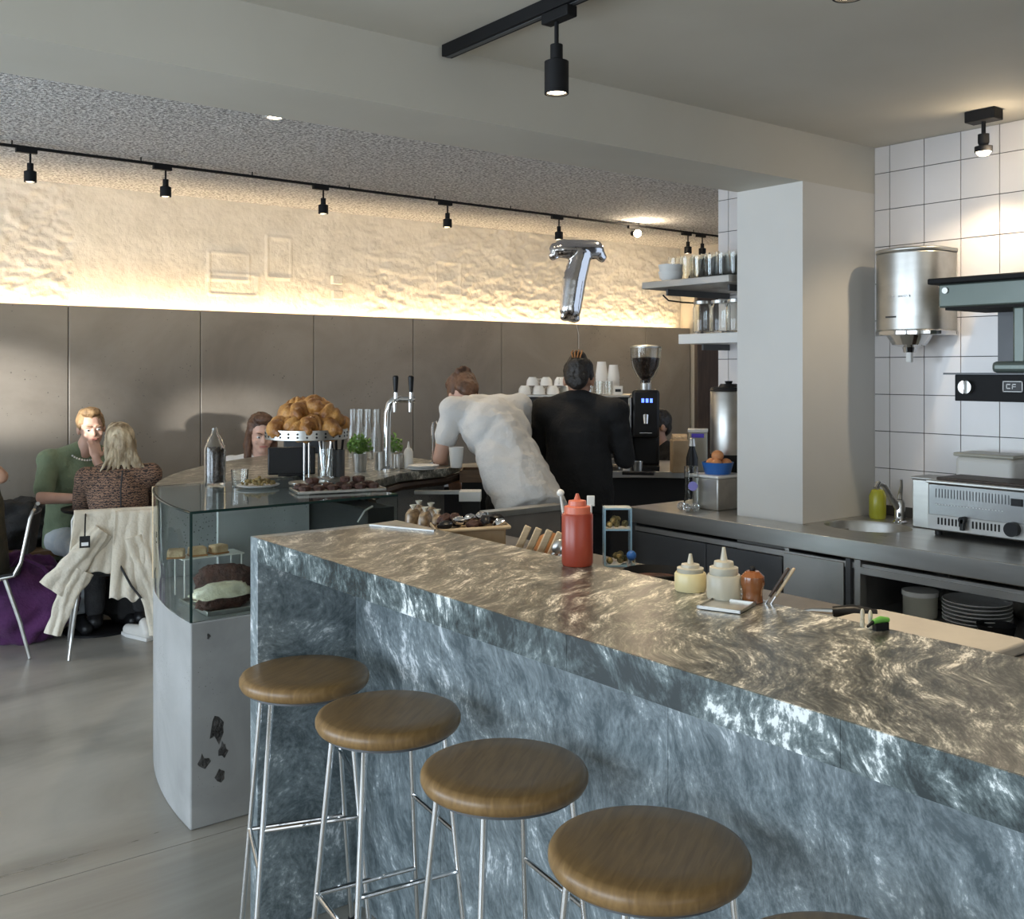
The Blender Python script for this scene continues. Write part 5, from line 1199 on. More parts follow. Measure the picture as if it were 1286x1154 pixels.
hp_ = [(0.033, 0.535), (0.035, 0.56), (0.06, 0.59), (0.085, 0.64), (0.095, 0.70), (0.098, 0.765), (0.094, 0.765), (0.091, 0.70), (0.081, 0.642), (0.057, 0.594), (0.031, 0.563), (0.030, 0.54)]
part('hopper', MB().lathe(hp_, (0, 0.02, 0), n=32, close=True), MT['glass'], g)
part('beans', MB().lathe([(0.001, 0.545), (0.029, 0.545), (0.030, 0.567), (0.055, 0.598), (0.0785, 0.645), (0.088, 0.70), (0.001, 0.708)], (0, 0.02, 0), n=28), MT['beans'], g)
part('lid', MB().lathe([(0.001, 0.785), (0.07, 0.78), (0.099, 0.772), (0.099, 0.765), (0.001, 0.765)], (0, 0.02, 0), n=32), MT['steel'], g)
# things on the coffee counter
def on_cof(px, d_, name, label, cat, group=None, rz=0): q_ = gd(px, 0, d_); return thing(name, label, cat, (q_.x, q_.y, CFZ), rz, group)
for i, (px, d_, hh) in enumerate(((787, 6.18, 0.10), (801, 6.16, 0.075))):
    t = on_cof(px, d_, 'paper_cup', ('taller paper cup', 'shorter paper cup')[i]+' standing before the grinder', 'cup', 'cups before the grinder')
    part('cup', MB().lathe([(0.001, 0), (0.022, 0), (0.03, hh), (0.028, hh), (0.021, 0.004), (0.001, 0.004)], n=20, close=True), MT['whitepl' if i == 0 else 'steel'], t)
t = on_cof(805, 6.10, 'tamper_mat', 'low black tray on the counter edge before the grinder', 'tray', rz=-YAW-0.2)
part('mat', MB().bb(-0.11, 0.08, -0.03, 0.03, 0, 0.02), MT['blackplastic'], t, bev=0.004)
t = on_cof(853, 6.25, 'sandwich_box', 'tall tan card box beside the seated dark haired man', 'box', rz=-YAW)
part('box_body', MB().bb(-0.05, 0.05, -0.05, 0.05, 0, 0.20), MT['kraft'], t, bev=0.006); part('fold_top', MB().cyl((-0.045, 0, 0.205), (0.045, 0, 0.205), 0.03, n=16), MT['bread'], t)
t = on_cof(869, 6.12, 'cocktail_shaker', 'dark glass bottle with steel cap before the plastic tub', 'bottle')
part('body', MB().lathe([(0.001, 0), (0.035, 0), (0.035, 0.10), (0.018, 0.16), (0.018, 0.17), (0.001, 0.17)], n=24), MT['blackplastic'], t); part('cap', MB().lathe([(0.001, 0.17), (0.022, 0.17), (0.016, 0.215), (0.001, 0.22)], n=20), MT['steel'], t)
t = on_cof(877, 6.32, 'plastic_tub', 'square clear tub with a purple label left of the urn', 'tub', rz=-YAW-0.2)
part('tub_body', MB().bb(-0.06, 0.055, -0.05, 0.05, 0, 0.24), MT['clearpl'], t, bev=0.006); part('tub_lid', MB().bb(-0.063, 0.058, -0.053, 0.053, 0.24, 0.262), MT['whitepl'], t, bev=0.004)
part('purple_label', MB().bb(-0.04, 0.035, -0.0525, -0.0505, 0.21, 0.235), pm('purple_print', (0.12, 0.08, 0.6), rough=0.5), t)
t = thing('hot_water_urn', 'tall stainless urn with black lid behind the bowl of oranges', 'urn', (3.93, 3.33, 0.9006))
part('body', MB().lathe([(0.001, 0.24), (0.088, 0.24), (0.09, 0.25), (0.09, 0.545), (0.087, 0.55), (0.001, 0.55)], n=36), MT['steel'], t)
part('base', MB().lathe([(0.001, 0), (0.08, 0), (0.085, 0.02), (0.072, 0.05), (0.072, 0.20), (0.085, 0.24), (0.001, 0.24)], n=32), MT['blackplastic'], t)
part('lid', MB().lathe([(0.001, 0.585), (0.04, 0.585), (0.05, 0.57), (0.085, 0.568), (0.094, 0.55), (0.001, 0.55)], n=32), MT['blackplastic'], t)
part('lid_knob', MB().lathe([(0.001, 0.585), (0.015, 0.585), (0.02, 0.598), (0.001, 0.60)], n=16), MT['blackplastic'], t)

# ================================================================== SHELVES ON THE REAR TILES
def shelf(label, x0, z, th, y1=3.60, y0=3.05):
    t = thing('wall_shelf', label, 'shelf', (0, 0, 0))
    part('board', MB().bb(x0, TX-0.007, y0, y1, z-th, z), MT['steel_dull' if th < 0.05 else 'white'], t, bev=0.003)
    for y in (y0+0.08, y1-0.08): part('bracket', MB().bb(x0+0.1, TX-0.007, y, y+0.012, z-th-0.03, z-th), MT['steel_dark'], t)
    return t
shelf('upper steel wall shelf loaded with bowls and glasses', 3.60, 1.985, 0.034)
shelf('lower pale wall shelf holding glass jars', 3.86, 1.735, 0.05)
SZ = 1.9855
q_ = gx(834, 3.70)
for i in range(2):
    t = thing('white_bowl', ('lower', 'upper')[i]+' of two nested white bowls at the shelf end', 'bowl', (3.70, 3.50, SZ+0.034*i), 0, 'white bowls on the shelf')
    part('bowl', MB().lathe([(0.001, 0), (0.035, 0), (0.055, 0.02), (0.062, 0.05), (0.059, 0.05), (0.052, 0.022), (0.033, 0.004), (0.001, 0.004)], n=28, close=True), MT['white'], t)
def tall_glass():
    t = thing('shelf_glass', '', 'glass', (0, 0, 0), 0, 'glasses on the upper shelf')
    part('bowl', MB().lathe([(0.001, 0.004), (0.026, 0.004), (0.031, 0.03), (0.034, 0.13), (0.031, 0.13), (0.028, 0.03), (0.023, 0.010), (0.001, 0.010)], n=20, close=True), MT['glass'], t)
    part('foot', MB().lathe([(0.001, 0), (0.028, 0), (0.028, 0.004), (0.001, 0.004)], n=20), MT['glass'], t); return t
tg_ = tall_glass(); n_ = 0
for i, y in enumerate((3.54, 3.465, 3.39, 3.315, 3.24, 3.165)):
    for j, x in enumerate((3.78, 3.855, 3.93, 4.005)):
        o = tg_ if n_ == 0 else dup(tg_)
        o.location = (x+0.006*math.sin(i*3+j), y+0.006*math.cos(j*2+i), SZ); o['label'] = 'clear glass on the upper shelf, %s row from its end, %s from the front' % (ordn[i], ordn[j]); n_ += 1
for i, (x, y) in enumerate(((3.93, 3.50), (3.95, 3.40), (3.95, 3.30))):
    t = thing('clip_jar', 'glass storage jar on the lower shelf, %s from the shelf end' % ordn[i], 'jar', (x, y, 1.7355), 0, 'jars on the lower shelf')
    part('body', MB().lathe([(0.001, 0), (0.045, 0), (0.048, 0.01), (0.048, 0.13), (0.04, 0.15), (0.037, 0.15), (0.045, 0.128), (0.045, 0.012), (0.001, 0.006)], n=24, close=True), MT['glass'], t)
    part('lid', MB().lathe([(0.001, 0.15), (0.045, 0.15), (0.045, 0.165), (0.001, 0.17)], n=24), MT['steel'], t)
t = thing('wall_hook', 'thin black hook under the upper shelf', 'hook', (3.9, 3.64, 0))
part('hook_rod', MB().tube([(TX-3.9, -0.03, 1.90), (0.0, -0.03, 1.90), (-0.10, -0.03, 1.905), (-0.14, -0.03, 1.93)], 0.004, 8), MT['black'], t)

# ================================================================== ON THE STEEL COUNTER, REAR END
CO = 0.9006
q_ = gx(908, 3.72)
t = thing('steel_bin', 'square steel container with white lid against the column', 'container', (3.74, q_.y+0.05, CO), 0)
part('body', MB().bb(-0.09, 0.09, -0.08, 0.08, 0, 0.15), MT['steel'], t, bev=0.006); part('lid', MB().bb(-0.10, 0.10, -0.09, 0.09, 0.15, 0.162), MT['white'], t, bev=0.002)
bz = CO+0.1625
t = thing('blue_bowl', 'blue plastic bowl of oranges on the white lid', 'bowl', (3.74, q_.y+0.05, bz), 0)
part('bowl', MB().lathe([(0.001, 0), (0.06, 0), (0.075, 0.055), (0.071, 0.055), (0.057, 0.005), (0.001, 0.005)], n=28, close=True), MT['blue'], t)
for i, (a, b_, z) in enumerate(((-0.03, -0.02, 0.045), (0.03, -0.025, 0.046), (0.0, 0.035, 0.046), (0.0, 0.0, 0.085))):
    o = part('orange', blob_ := MB().sph((0, 0, 0), (0.029, 0.029, 0.026), 16, 12), MT['orange']); o.location = (3.74+a, q_.y+0.05+b_, bz+z)
    tag(o, '%s small orange in the blue bowl' % ('front', 'right', 'rear', 'topmost')[i], 'orange', 'oranges in the blue bowl')
q_ = gx(868, 3.62)
t = thing('clear_dispenser', 'tall clear plastic holder with a painted violet reflection beside the steel container', 'holder', (3.62, q_.y, CO))
part('tube', MB().lathe([(0.001, 0), (0.035, 0), (0.032, 0.20), (0.030, 0.20), (0.032, 0.005), (0.001, 0.005)], n=24, close=True), MT['glass'], t)
part('violet_reflection', MB().cyl((-0.02, -0.028, 0.11), (-0.022, -0.031, 0.11), 0.022, n=20), pm('violet_reflection_paint', (0.35, 0.33, 0.8), rough=0.5), t)  # violet reflection on the clear plastic, painted as a flat patch
for i, (px, X_) in enumerate(((852, 3.52), (862, 3.50), (876, 3.55))):
    q_ = gx(px, X_); t = thing('steel_tool', 'shiny steel whisk lying on the counter end, %s of three' % ('left', 'middle', 'right')[i], 'utensil', (X_, q_.y, CO), 0.6*i, 'steel tools on the counter end')
    m = MB(); 
    for k in range(5): a = k*PI/5; m.tube([(0.02*math.cos(u)*math.cos(a)+0.02, 0.02*math.cos(u)*math.sin(a)*0.9, 0.020+0.018*math.sin(u)) for u in [j*PI/8 for j in range(17)]], 0.0016, 6)
    part('wires', m, MT['chrome'], t); part('handle', MB().cyl((0.035, 0, 0.02), (0.12, 0, 0.012), 0.007, n=10), MT['chrome'], t)

# ================================================================== SINK AREA
q_ = V(3.985, 2.44, CO)
t = thing('mixer_tap', 'chrome lever tap standing over the small sink', 'tap', q_.to_tuple(), 0)
part('tap_body', MB().lathe([(0.001, 0), (0.030, 0), (0.030, 0.006), (0.022, 0.012), (0.022, 0.085), (0.016, 0.10), (0.001, 0.10)], n=24), MT['chrome'], t)
part('spout', MB().tube([(0, 0, 0.05), (-0.05, 0.01, 0.11), (-0.09, 0.018, 0.165), (-0.12, 0.024, 0.175), (-0.135, 0.028, 0.155)], [0.014, 0.013, 0.012, 0.012, 0.012], 14), MT['chrome'], t)
part('lever', MB().tube([(0, 0, 0.10), (0.005, 0, 0.125), (-0.02, -0.02, 0.16), (-0.03, -0.025, 0.19)], [0.012, 0.010, 0.006, 0.006], 12), MT['chrome'], t)
q_ = gx(1101, 4.03)
t = thing('soap_bottle', 'yellow green soap bottle in the corner behind the sink', 'bottle', (4.03, 2.575, CO))
part('body', MB().lathe([(0.001, 0), (0.032, 0), (0.036, 0.01), (0.036, 0.10), (0.025, 0.125), (0.012, 0.13), (0.001, 0.13)], n=24), MT['yellowgreen'], t); part('pump', MB().cyl((0, 0, 0.13), (0, 0, 0.16), 0.008, n=12), MT['yellowgreen'], t)
# toaster
q0 = V(3.80, 2.206, CO)
t = thing('conveyor_toaster', 'long stainless toaster grill with vent slots on the steel counter', 'toaster', (3.80, 2.206, CO), 0)
Lt, Dt, Ht = 0.62, 0.26, 0.205
part('housing', MB().bb(0, Dt, -Lt, 0, 0.018, Ht), MT['toaster'], t, bev=0.006)
part('top_plate', MB().bb(-0.006, Dt+0.004, -Lt-0.004, 0.006, Ht, Ht+0.012), MT['steel'], t, bev=0.003)
part('vent_panel', MB().bb(-0.004, 0.0, -Lt+0.004, -0.004, 0.025, 0.082), MT['steel_dull'], t, bev=0.001, label='dull vent panel')
sl_ = MB().bb(-0.0055, -0.003, -0.0065, 0, 0.045, 0.072).mesh('vent_slot', MT['darkhole'])
for k in range(15):
    o = link('vent_slot', sl_, t); o.location = (0, -0.045-0.0145*k if k < 7 else -0.185-0.0145*(k-7), 0)
m = MB()
for k in range(24): m.bb(-0.0015, 0.0005, -0.035-0.0125*k-0.003, -0.035-0.0125*k, 0.150, 0.185)
part('louvre', m, MT['steel_dark'], t)
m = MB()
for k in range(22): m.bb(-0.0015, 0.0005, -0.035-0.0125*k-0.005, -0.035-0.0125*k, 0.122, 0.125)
part('painted_highlights', m, MT['ink'], t)  # white dashes painted as highlights along the row of holes
kn = part('lever_knob', MB().cyl((-0.004, -0.155, 0.075), (-0.03, -0.155, 0.075), 0.013, n=16), MT['blackplastic'], t)
part('lever', MB().bb(-0.03, -0.015, -0.165, -0.148, 0.035, 0.08), MT['blackplastic'], kn, bev=0.003)
part('dial', MB().cyl((-0.004, -0.345, 0.062), (-0.03, -0.345, 0.062), 0.027, n=24), MT['blackplastic'], t)
part('switch', MB().bb(-0.008, 0, -0.375, -0.335, 0.148, 0.175), MT['blackplastic'], t)
for y in (-0.03, -Lt+0.03):
    for x in (0.03, Dt-0.03): part('foot', MB().cyl((x, y, 0), (x, y, 0.02), 0.014, n=12), MT['blackplastic'], t)
m = MB(); m.bb(0.03, 0.22, -0.56, -0.02, Ht+0.012, Ht+0.022)
part('grill_plate', m, MT['darkwood'], t, bev=0.002, label='dark toasting surface on top')
q_ = V(4.06, 2.33, CO)
t = thing('plastic_canister', 'milky plastic canister standing behind the toaster', 'canister', (4.085, 2.09, CO))
part('body', MB().bb(-0.075, 0.075, -0.12, 0.12, 0.0, 0.30), MT['whitepl'], t, bev=0.02, seg=3); part('lid', MB().bb(-0.078, 0.078, -0.125, 0.125, 0.30, 0.315), MT['clearpl'], t, bev=0.005)
t = thing('steel_box', 'plain brushed steel box between the tap and the toaster', 'box', (3.93, 2.22, CO))
part('box_body', MB().bb(0, 0.13, 0.0, 0.13, 0, 0.20), MT['steel'], t, bev=0.004); part('box_lid', MB().bb(-0.004, 0.134, -0.0, 0.134, 0.20, 0.21), MT['steel_dull'], t, bev=0.002)
# towel dispenser
t = thing('towel_dispenser', 'rounded stainless paper towel dispenser on the tiled wall', 'dispenser', (TX-0.007, 2.43, 1.70), 0)
def D_shape(r, dpt, n=20): return [(0, r)]+[(-dpt+0.0-r*0.75*math.cos(a), r*math.sin(a)) for a in [PI/2-PI*i/n for i in range(n+1)]]+[(0, -r)]
part('drum', MB().prism(D_shape(0.150, 0.11), 0.02, 0.355), MT['steel'], t, bev=0.006, smooth=30)
part('top_cap', MB().prism(D_shape(0.155, 0.11), 0.355, 0.372), MT['steel'], t, bev=0.006, smooth=30)
part('bottom_ring', MB().prism(D_shape(0.154, 0.11), 0.0, 0.022), MT['chrome'], t, bev=0.004, smooth=30)
part('outlet_dome', MB().lathe([(0.001, -0.075), (0.025, -0.072), (0.03, -0.05), (0.07, -0.04), (0.095, 0.0), (0.001, 0.0)], (-0.12, 0, 0), n=28), MT['chrome'], t)
part('paper_tail', MB().box((-0.12, 0, -0.09), (0.02, 0.025, 0.05)), MT['paper'], t, bev=0.004)
part('window_slot', MB().bb(-0.222, -0.215, -0.06, 0.02, 0.16, 0.168), MT['chrome'], t)
part('maker_mark', MB().bb(-0.2235, -0.218, 0.0, 0.05, 0.075, 0.082), MT['blackink'], t)
# salamander grill
t = thing('salamander_grill', 'grey green rise and fall grill with black control box on the tiled wall', 'grill', (3.74, 2.135, 1.48), 0)
part('hood', MB().bb(0.015, 0.36, -0.62, 0.0, 0.315, 0.405), MT['green_metal'], t, bev=0.006)
part('top_plate', MB().bb(-0.015, 0.37, -0.64, 0.03, 0.405, 0.428), MT['black'], t, bev=0.005)
part('heater_lip', MB().bb(0.03, 0.34, -0.60, -0.02, 0.305, 0.315), MT['darkhole'], t)
part('hinge_screw', MB().cyl((0.015, -0.03, 0.38), (0.008, -0.03, 0.38), 0.012, n=14), MT['steel'], t)
part('control_box', MB().bb(0.0, 0.28, -0.66, -0.075, -0.045, 0.055), MT['black'], t, bev=0.003)
part('box_shelf', MB().bb(-0.012, 0.41, -0.68, -0.035, 0.055, 0.062), MT['steel_dark'], t)
kb = part('knob', MB().cyl((0, -0.125, 0.008), (-0.022, -0.125, 0.008), 0.026, n=24), MT['steel'], t)
part('pointer', MB().box((-0.028, -0.125, 0.008), (0.014, 0.012, 0.052), M=Matrix.Identity(4)), MT['chrome'], kb, bev=0.003)
col_ = MB(); col_.prism([(0.05, -0.27), (0.30, -0.27), (0.30, -0.32), (0.05, -0.32)], 0.06, 0.31)
part('column', col_, MT['green_metal'], t, bev=0.01)
part('column_foot', MB().prism([(0.02, -0.205), (0.32, -0.205), (0.32, -0.36), (0.02, -0.36)], 0.062, 0.105), MT['green_metal'], t, bev=0.015)
lg = part('logo_plate', MB().bb(-0.002, 0.0, -0.335, -0.262, -0.008, 0.032), MT['blackplastic'], t)
m = MB()
for a in ((-0.335, -0.262, 0.029, 0.032), (-0.335, -0.262, -0.008, -0.005), (-0.265, -0.262, -0.008, 0.032), (-0.335, -0.332, -0.008, 0.032)): m.bb(-0.004, -0.002, a[0], a[1], a[2], a[3])
m.bb(-0.004, -0.002, -0.290, -0.275, 0.018, 0.022); m.bb(-0.004, -0.002, -0.278, -0.275, 0.003, 0.022); m.bb(-0.004, -0.002, -0.290, -0.275, 0.003, 0.007); m.bb(-0.004, -0.002, -0.310, -0.296, 0.018, 0.022); m.bb(-0.004, -0.002, -0.299, -0.296, 0.003, 0.022); m.bb(-0.004, -0.002, -0.310, -0.296, 0.010, 0.013)
part('logo_marks', m, MT['ink'], lg)
t['label'] = 'grey green grill with black control box and knob mounted before the tiled wall'
# mounting: back plate to the wall
part('wall_plate', MB().bb(0.36, 0.424, -0.6, -0.06, 0.0, 0.40), MT['steel_dark'], t)

# under counter shelf
LZ = 0.6205
q_ = gx(1235, 3.62)
for i in range(6):
    t = thing('dinner_plate', 'white dinner plate in the stack on the lower shelf, %s from the bottom' % ordn[i], 'plate', (3.66, 1.93, LZ+0.014*i), 0, 'plates on the lower shelf')
    part('plate', MB().lathe([(0.001, 0), (0.07, 0), (0.115, 0.012), (0.12, 0.016), (0.118, 0.018), (0.07, 0.006), (0.001, 0.006)], n=40, close=True), MT['white'], t)
t = thing('storage_jar', 'round glass jar with grey lid left of the plate stack', 'jar', (3.60, 2.12, LZ))
part('body', MB().lathe([(0.001, 0), (0.06, 0), (0.062, 0.01), (0.062, 0.08), (0.001, 0.08)], n=28), MT['clearpl'], t); part('lid', MB().lathe([(0.001, 0.08), (0.066, 0.08), (0.066, 0.098), (0.001, 0.10)], n=28), MT['whitepl'], t)
t = thing('mixing_bowl', 'steel mixing bowl at the back of the lower shelf', 'bowl', (3.85, 1.80, LZ))
part('bowl', MB().lathe([(0.001, 0), (0.05, 0), (0.12, 0.06), (0.15, 0.12), (0.147, 0.12), (0.117, 0.062), (0.048, 0.004), (0.001, 0.004)], n=36, close=True), MT['steel'], t)
t = thing('dark_pan', 'black pan in front of the plate stack on the lower shelf', 'pan', (3.545, 1.80, LZ))
part('pan_body', MB().lathe([(0.001, 0), (0.055, 0), (0.065, 0.04), (0.062, 0.04), (0.052, 0.005), (0.001, 0.005)], n=32, close=True), MT['black'], t)
t = thing('glass_tub', 'large clear tub at the back of the lower shelf', 'tub', (3.83, 2.13, LZ))
part('body', MB().lathe([(0.001, 0), (0.09, 0), (0.10, 0.15), (0.097, 0.15), (0.087, 0.005), (0.001, 0.005)], n=28, close=True), MT['glass'], t)

# ================================================================== ON THE PREP COUNTER
PZ = 0.9806
def onprep(px, X_=1.85): q_ = gx(px, X_); return V(X_, q_.y, PZ)
BZ = BT+0.0006
def squeeze(px, py, label, r, h, ch_, spike, body, capm, nozzle):
    q_ = gz(px, py, BZ); q_.x = min(q_.x, BX1-r-0.002); t = thing('squeeze_bottle', label, 'bottle', (q_.x, q_.y, BZ))
    part('bottle_body', MB().lathe([(0.001, 0), (r*0.94, 0), (r, 0.006), (r, h-0.004), (r*0.93, h), (0.001, h)], n=36), MT[body], t)
    part('cap', MB().lathe([(0.001, h), (r*0.84, h), (r*0.84, h+ch_*0.5), (r*0.60, h+ch_*0.58), (r*0.56, h+ch_*0.92), (r*0.2, h+ch_), (0.001, h+ch_)], n=36), MT[capm], t)
    part('nozzle', MB().lathe([(0.001, h+ch_-0.001), (r*0.22, h+ch_-0.001), (r*0.09, h+ch_+spike), (0.001, h+ch_+spike)], n=16), MT[nozzle], t); return t
squeeze(725, 709, 'large red sauce squeeze bottle with orange cap on the bar edge', 0.037, 0.122, 0.032, 0.014, 'sauce_red', 'sauce_red2', 'sauce_red2')
squeeze(867, 741, 'shorter yellow mayonnaise squeeze bottle left of the taller one', 0.033, 0.038, 0.018, 0.020, 'mayo', 'clearpl', 'clearpl')
squeeze(909, 752, 'taller pale mayonnaise squeeze bottle beside the brown mill', 0.034, 0.050, 0.028, 0.026, 'clearpl', 'clearpl', 'clearpl')
q_ = gz(945, 755, BZ)
t = thing('pepper_mill', 'glossy brown round pepper mill beside the squeeze bottles', 'mill', q_.to_tuple())
part('body', MB().lathe([(0.001, 0), (0.021, 0), (0.0195, 0.012), (0.020, 0.022), (0.0245, 0.036), (0.023, 0.050), (0.013, 0.060), (0.001, 0.062)], n=32), MT['copper'], t); part('knob', MB().sph((0, 0, 0.064), 0.006), MT['black'], t)
for i in range(2):
    q_ = gz(962+7*i, 757, BZ); t = thing('butter_knife', ('darker', 'paler')[i]+' wooden handled knife leaning beside the brown mill', 'knife', q_.to_tuple(), 0.4, 'knives by the mill')
    part('handle', MB().box((0, 0, 0.05), (0.010, 0.006, 0.07), M=Matrix.Rotation(0.55, 4, 'X')), MT['darkwood' if i == 0 else 'lightwood'], t, bev=0.002); part('blade', MB().box((0, 0, 0.008), (0.010, 0.002, 0.03), M=Matrix.Rotation(0.55, 4, 'X')), MT['chrome'], t)
for i, (px, X_, a) in enumerate(((985, 1.74, -0.25), (1010, 1.73, 0.0))):
    q_ = gz(px, 768+3*i, PZ); t = thing('steel_knife', ('rear', 'front')[i]+' steel knife lying flat on the prep counter', 'knife', q_.to_tuple(), a-1.25, 'steel knives on the prep counter')
    part('blade', MB().prism([(-0.09, -0.012), (0.06, -0.012), (0.10, 0.0), (0.06, 0.012), (-0.09, 0.010)], 0.002, 0.006), MT['steel'], t); part('handle', MB().tube([(-0.09, 0, 0.010), (-0.14, 0, 0.014), (-0.19, 0, 0.010)], [0.009, 0.011, 0.008], 10), MT['chrome'], t)
q_ = gz(1072, 776, PZ+0.01); t = thing('peeler', 'black handled peeler beside the cutting board', 'peeler', q_.to_tuple(), -0.9)
part('handle', MB().tube([(-0.045, 0, 0.012), (0, 0, 0.016), (0.05, 0, 0.012)], [0.012, 0.015, 0.010], 12), MT['blackplastic'], t); part('blade', MB().tube([(-0.045, 0, 0.012), (-0.09, 0.01, 0.01), (-0.115, 0.01, 0.006)], [0.007, 0.005, 0.003], 8), MT['chrome'], t)
q_ = gz(1106, 791, BZ); t = thing('clothes_peg', 'green handled clip at the corner of the cutting board', 'clip', q_.to_tuple(), -0.3)
t.scale = (0.55, 0.55, 0.55)
part('grip', MB().tube([(-0.03, 0, 0.028), (0, 0, 0.034), (0.03, 0, 0.030)], [0.008, 0.011, 0.008], 12), MT['greenpl'], t); part('jaw', MB().tube([(-0.03, 0, 0.028), (-0.06, -0.01, 0.018)], [0.006, 0.004], 8), MT['black'], t); part('rest', MB().box((0, 0, 0.012), (0.05, 0.02, 0.024)), MT['black'], t)
for i, px in enumerate((1083, 1093)):
    q_ = gz(px, 787+2*i, BZ); t = thing('plastic_scoop', ('left', 'right')[i]+' clear plastic tasting spoon beside the green clip', 'spoon', q_.to_tuple(), 0.5, 'plastic spoons')
    part('bowl', MB().sph((0, 0, 0.022), (0.007, 0.004, 0.011), 14, 10), MT['clearpl'], t); part('handle', MB().cyl((0, 0, 0.014), (0, 0.0, 0.0), 0.004, n=8), MT['clearpl'], t)
a_, b_ = V(1.66, 1.10, PZ), V(1.90, 0.86, PZ)
t = thing('cutting_board', 'thick cream cutting board at the right end of the prep counter', 'cutting board', (1.96, 1.175, PZ), 0)
def rrect(w, h, r, n=6):
    P = []
    for cx, cy, a0 in ((w/2-r, h/2-r, 0), (-w/2+r, h/2-r, PI/2), (-w/2+r, -h/2+r, PI), (w/2-r, -h/2+r, 1.5*PI)):
        P += [(cx+r*math.cos(a0+PI/2*i/n), cy+r*math.sin(a0+PI/2*i/n)) for i in range(n+1)]
    return P
part('board', MB().prism(rrect(0.29, 0.36, 0.03), 0.0, 0.024), MT['board'], t, bev=0.006, seg=3)
# on the marble: small steel tray, tray sheet at far end
BZ = BT+0.0006
t = thing('bill_tray', 'small square steel tray lying on the marble bar', 'tray', (1.545, 1.315, BZ), 0.35)
part('plate', MB().box((0, 0, 0.0015), (0.085, 0.085, 0.003)), MT['steel'], t, bev=0.001); m = MB()
for a, b_, c_, d_ in ((0, 0.042, 0.087, 0.003), (0, -0.042, 0.087, 0.003), (0.042, 0, 0.003, 0.087), (-0.042, 0, 0.003, 0.087)): m.box((a, b_, 0.004), (c_, d_, 0.006))
part('rim', m, MT['steel'], t)
# kraft trays with snack bags at the far end
KZ = PZ
for i, (px, X_, w_, h_) in enumerate(((590, 1.79, 0.17, 0.05),)):
    q_ = gx(px, X_); t = thing('snack_basket', 'woven kraft tray full of dark wrapped sweets at the far bar end', 'basket', (X_, q_.y, KZ), -YAW+0.2)
    part('tray_side', MB().prism([(-0.10, -0.06), (0.10, -0.06), (0.10, 0.06), (-0.10, 0.06)], 0.0, 0.10), MT['kraft'], t, bev=0.006); part('rim', MB().tube([(-0.11, -0.066, 0.098), (0.11, -0.066, 0.105), (0.11, 0.066, 0.105), (-0.11, 0.066, 0.10), (-0.11, -0.066, 0.098)], 0.006, 8), MT['lightwood'], t)
    sw = MB().sph((0, 0, 0), 1, 10, 7)
    for j, v in enumerate(sw.v): sw.v[j] = Vector((v.x*0.024, v.y*0.015, v.z*0.012))*(1+0.3*noise.noise(v*3))
    swm = [sw.mesh('wrapped_sweet', MT['blackplastic']), sw.mesh('wrapped_sweet_b', MT['foil']), sw.mesh('wrapped_sweet_c', MT['brownie'])]
    random.seed(11); a0 = -YAW+0.2
    for j in range(15):
        lx, ly = -0.08+0.04*(j % 5), -0.04+0.04*(j//5); o = link('wrapped_sweet', swm[j % 3])
        o.location = (X_+lx*math.cos(a0)-ly*math.sin(a0), q_.y+lx*math.sin(a0)+ly*math.cos(a0), KZ+0.113+0.012*(j % 2)); o.rotation_euler = (random.uniform(-.5, .5), random.uniform(-.5, .5), random.random()*3)
        tag(o, '%s wrapped sweet, %s from left in the %s row of the kraft tray' % (('black', 'silver', 'brown')[j % 3], ordn[j % 5], ('front', 'middle', 'rear')[j//5]), 'sweet', 'wrapped sweets in the kraft tray')
for i in range(5):
    px = 519+15*(i % 3)+7*(i//3); q_ = gx(px, 1.74+0.07*(i//3)); t = thing('biscuit_bag', 'clear bag of brown biscuits at the bar end, %s from left, %s row' % (ordn[i % 3], ('front', 'rear')[i//3]), 'bag', (1.74+0.07*(i//3), q_.y, KZ), 0.5*i, 'biscuit bags')
    m = MB().sph((0, 0, 0), 1, 16, 10)
    for j, v in enumerate(m.v): m.v[j] = Vector((math.copysign(abs(v.x)**.6, v.x)*0.026, math.copysign(abs(v.y)**.6, v.y)*0.018, math.copysign(abs(v.z)**.6, v.z)*0.065))*(1+0.08*noise.noise(v*5))+V(0, 0, 0.068)
    part('bag_body', m, pm('biscuit_bag_%d' % i, (0.09, 0.05, 0.025), (0.36, 0.25, 0.14), 60, 0.35, coat=0.3), t, smooth=80)
    part('twisted_top', MB().lathe([(0.014, 0.122), (0.005, 0.132), (0.011, 0.142), (0.012, 0.145)], n=9, close=True), MT['clearpl'], t)
t = thing('tray_sheet', 'flat pale steel tray under the biscuit bags at the bar end', 'tray', (1.52, 2.56, BZ), 0.0)
part('sheet', MB().prism([(0.0, 0.09), (0.108, 0.11), (0.108, -0.10), (0.09, -0.12)], 0, 0.005), MT['steel'], t)
# wooden sticks
for i in range(5):
    X_ = 1.72; q_ = gx(628+13*i, X_); t = thing('wooden_spatula', ('pale wooden spatula leaning behind the bar, %s from the left' % ordn[i]) if i < 4 else 'steel spatula leaning beside the wooden ones', 'spatula', (X_, q_.y, PZ), -YAW, 'leaning spatulas')
    part('blade', MB().box((0, 0, 0.075), (0.020, 0.006, 0.15), M=Matrix.Translation((0.018, 0, 0)) @ Matrix.Rotation(0.42, 4, 'Y')), MT['lightwood' if i < 4 else 'steel'], t, bev=0.003)
